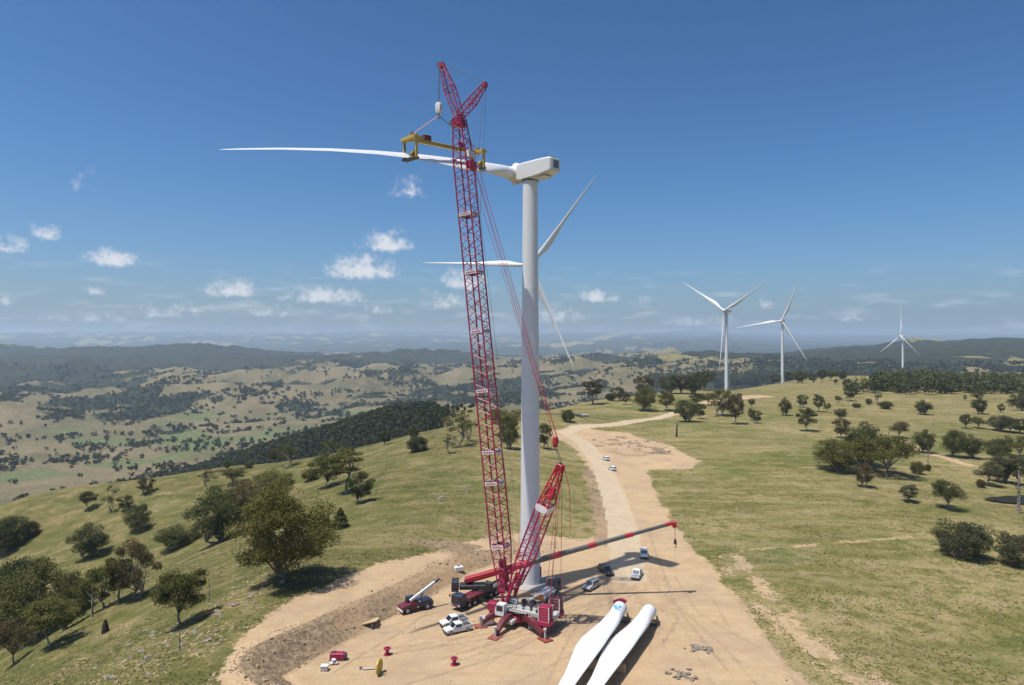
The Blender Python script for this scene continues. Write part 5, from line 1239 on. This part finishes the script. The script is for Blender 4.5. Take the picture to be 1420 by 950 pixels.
def spool(px, py, label):
    x, y = W(px, py+5); e = empty('cable_drum', (x, y, 0))
    MB().lathe([(.62,0),(.62,.14),(.3,.16),(.3,1.0),(.62,1.02),(.62,1.16)], 20).build('drum', MT['red'], e, True)
    MB().lathe([(.2,1.16),(.2,1.34),(.08,1.36)], 12).build('cap', MT['maroon'], e)
    tag(e, label, 'drum', 'red drums on the pad')
spool(537,903,'red drum standing on the pad near the yellow ring'); spool(630,917,'red drum standing alone in the middle of the pad')
def ring_plate():
    x, y = W(526,935); e = empty('steel_ring', (x, y, 0)); ax = (Vector((.2,.98,0)), UP, Vector((.98,-.2,0)))
    MB().lathe([(.55,-.1),(1.12,-.16),(1.22,-.1),(1.22,.1),(1.12,.16),(.55,.1)], 30, (0,0,1.2), ax).build('ring', MT['yellow'], e, True)
    MB().lathe([(.54,-.08),(.2,-.05),(.2,.05),(.54,.08)], 20, (0,0,1.2), ax).build('hub_plate', MT['dark'], e)
    MB().box((.3,0,.1), (1.3,.5,.2)).build('stand', MT['timber'], e)
    tag(e, 'yellow steel ring standing on edge on the pad', 'ring')
ring_plate()
def bundle(px, py, label, build):
    x, y = W(px, py); e = empty(build[0], (x, y, 0)); build[1](e); tag(e, label, build[2])
def red_gen(e):
    MB().box((0,0,.75), (2.4,1.1,1.0), bev=.1).build('body', MT['red'], e); MB().box((1.35,0,.7), (.4,1.0,.8), bev=.06).build('grille', MT['dark'], e)
    MB().box((-.6,0,1.3), (.7,.8,.14)).build('lid', MT['maroon'], e); MB().box((0,0,.12), (2.5,1.2,.2)).build('skid', MT['grey'], e)
bundle(468,915,'red generator on a skid at the foot of the cut bank',('generator',red_gen,'generator'))
def white_bags(e):
    for k, (x, y, z) in enumerate(((0,0,.3),(.7,.15,.28),(.3,.1,.78))): MB().box((x,y,z), (.75,.6,.5), bev=.16).build('bag', MT['sling' if k == 1 else 'white'], e, True)
bundle(460,922,'small stack of pale bags beside the red generator',('bag_stack',white_bags,'bags'))
def crate(e):
    MB().box((0,0,.45), (1.1,.9,.7), bev=.03).build('box', MT['cream'], e); MB().box((0,0,.85), (1.2,1.0,.1)).build('lid', MT['white'], e); MB().box((0,0,.07), (1.1,.9,.1)).build('pallet', MT['timber'], e)
bundle(450,930,'pale crate with a lid standing alone near the red generator',('crate',crate,'crate'))
def grey_bits(e):
    for k in range(5): MB().tube((-1+k*.15,-.1*k,.08+.02*k), (1.1+k*.1,.3-.1*k,.08+.02*k), .06).build('pipe', MT['silver'], e)
    MB().box((-.9,.1,.18), (.4,.5,.3), bev=.04).build('coupling', MT['grey'], e)
bundle(508,928,'small bundle of grey pipes lying beside the yellow ring',('pipe_bundle',grey_bits,'pipes'))
def planks(e):
    r = random.Random(3)
    for k in range(7):
        MB().box((0,-1.2+k*.42,1.05-.06*k), (4.2+r.uniform(-.3,.3),.38,.16), (Vector((.97,.1,.2)).normalized(), Vector((-.1,.98,-.12)).normalized(), UP)).build('plank', MT['timber'], e)
    for s in (-1.2, 1.2): MB().box((s,0,.45+.12*s), (.3,2.8,.85), bev=.03).build('bearer', MT['grey'], e)
bundle(509,869,'tilted stack of pale timber mats at the foot of the cut bank',('timber_mats',planks,'timber mats'))
def slab(e):
    MB().box((0,0,.15), (13,5,.5), bev=.05).build('slab', MT['conc'], e); MB().box((-3,.6,.75), (2.2,1.6,.7), bev=.05).build('kiosk', MT['white'], e)
x_, y_ = hit(802,576); es = empty('concrete_slab', (x_, y_, ground(x_, y_)), .2); slab(es); tag(es, 'pale concrete slab with a small kiosk beside a dark shrub on the ridge', 'slab')
def kit(px, py):
    x, y = hit(px, py); e = empty('site_hut', (x, y, ground(x, y)), .3)
    MB().box((0,0,1.5), (9,4,3), bev=.06).build('wall', MT['cream'], e); MB().box((0,0,3.1), (9.4,4.4,.25), bev=.05).build('roof', MT['sling'], e)
    for k in (-2.8,0,2.8): MB().box((k,-2.02,1.6), (1.2,.06,1.1)).build('window', MT['glass'], e)
    tag(e, 'small pinkish site hut beside the second far turbine', 'hut')
kit(1061,534)
def white_block(px, py, label):
    x, y = hit(px, py); e = empty('white_tank', (x, y, ground(x, y)), .4)
    MB().box((0,0,.55), (2.0,1.2,1.0), bev=.12).build('tank', MT['white'], e); MB().lathe([(.25,1.05),(.25,1.2),(.1,1.22)], 12).build('filler_cap', MT['grey'], e); MB().box((0,0,.06), (2.1,1.3,.12)).build('base', MT['timber'], e)
    tag(e, label, 'tank')
white_block(636,791,'small white tank above the cut bank behind the mobile crane')
def box_trailer():
    x, y = W(676,866); e = empty('equipment_case', (x, y, 0), .5)
    MB().box((0,0,.8), (2.4,1.3,1.3), bev=.08).build('case', MT['white'], e); MB().box((0,0,1.5), (2.5,1.4,.12), bev=.04).build('lid', MT['silver'], e); MB().box((0,0,.09), (2.2,1.2,.14)).build('skid', MT['grey'], e)
    tag(e, 'white equipment case beside the red crane outrigger', 'case')
box_trailer()
# pond
def pond():
    x, y, zz = POND; n = 40; rng2 = random.Random(4)
    V = [(x+20*math.cos(2*math.pi*k/n)*(1+.12*rng2.random()), y+7*math.sin(2*math.pi*k/n)*(1+.15*rng2.random()), zz) for k in range(n)]
    g = NT('pond_water', .22, .35); g.color((.028,.028,.020)); g.bump(g.noise(1.5, 3), .08, .05)
    tag(link('pond', np_mesh('pond', np.array(V), np.arange(n).reshape(1, n), [g.m])), 'small dark farm pond on the pasture below the grey-green clump', 'pond', kind='structure')
pond()
# ------------------------------------------------------------------ air
def make_haze():
    m = bpy.data.materials.new('haze_air'); m.use_nodes = True
    N = m.node_tree.nodes; N.clear()
    o = N.new('ShaderNodeOutputMaterial'); v = N.new('ShaderNodeVolumePrincipled')
    v.inputs['Color'].default_value = (.66, .83, 1.0, 1); v.inputs['Density'].default_value = HAZE_DENSITY
    v.inputs['Anisotropy'].default_value = 0.16
    m.node_tree.links.new(v.outputs[0], o.inputs['Volume'])
    m.cycles.homogeneous_volume = True
    s = 31500; z0 = float(GZ.min())-1.2; z1 = max(float(GZ.max()), 185.0)+8
    Vv = np.array([(x, y, z) for z in (z0, z1) for y in (-s, s) for x in (-s, s)], float)
    Ff = np.array([(0,2,3,1),(4,5,7,6),(0,1,5,4),(2,6,7,3),(0,4,6,2),(1,3,7,5)])
    tag(link('haze', np_mesh('haze', Vv, Ff, [m])), 'thin blue summer haze filling the air over the valley', 'haze', kind='stuff')
HAZE_DENSITY = 5.8e-5
make_haze()
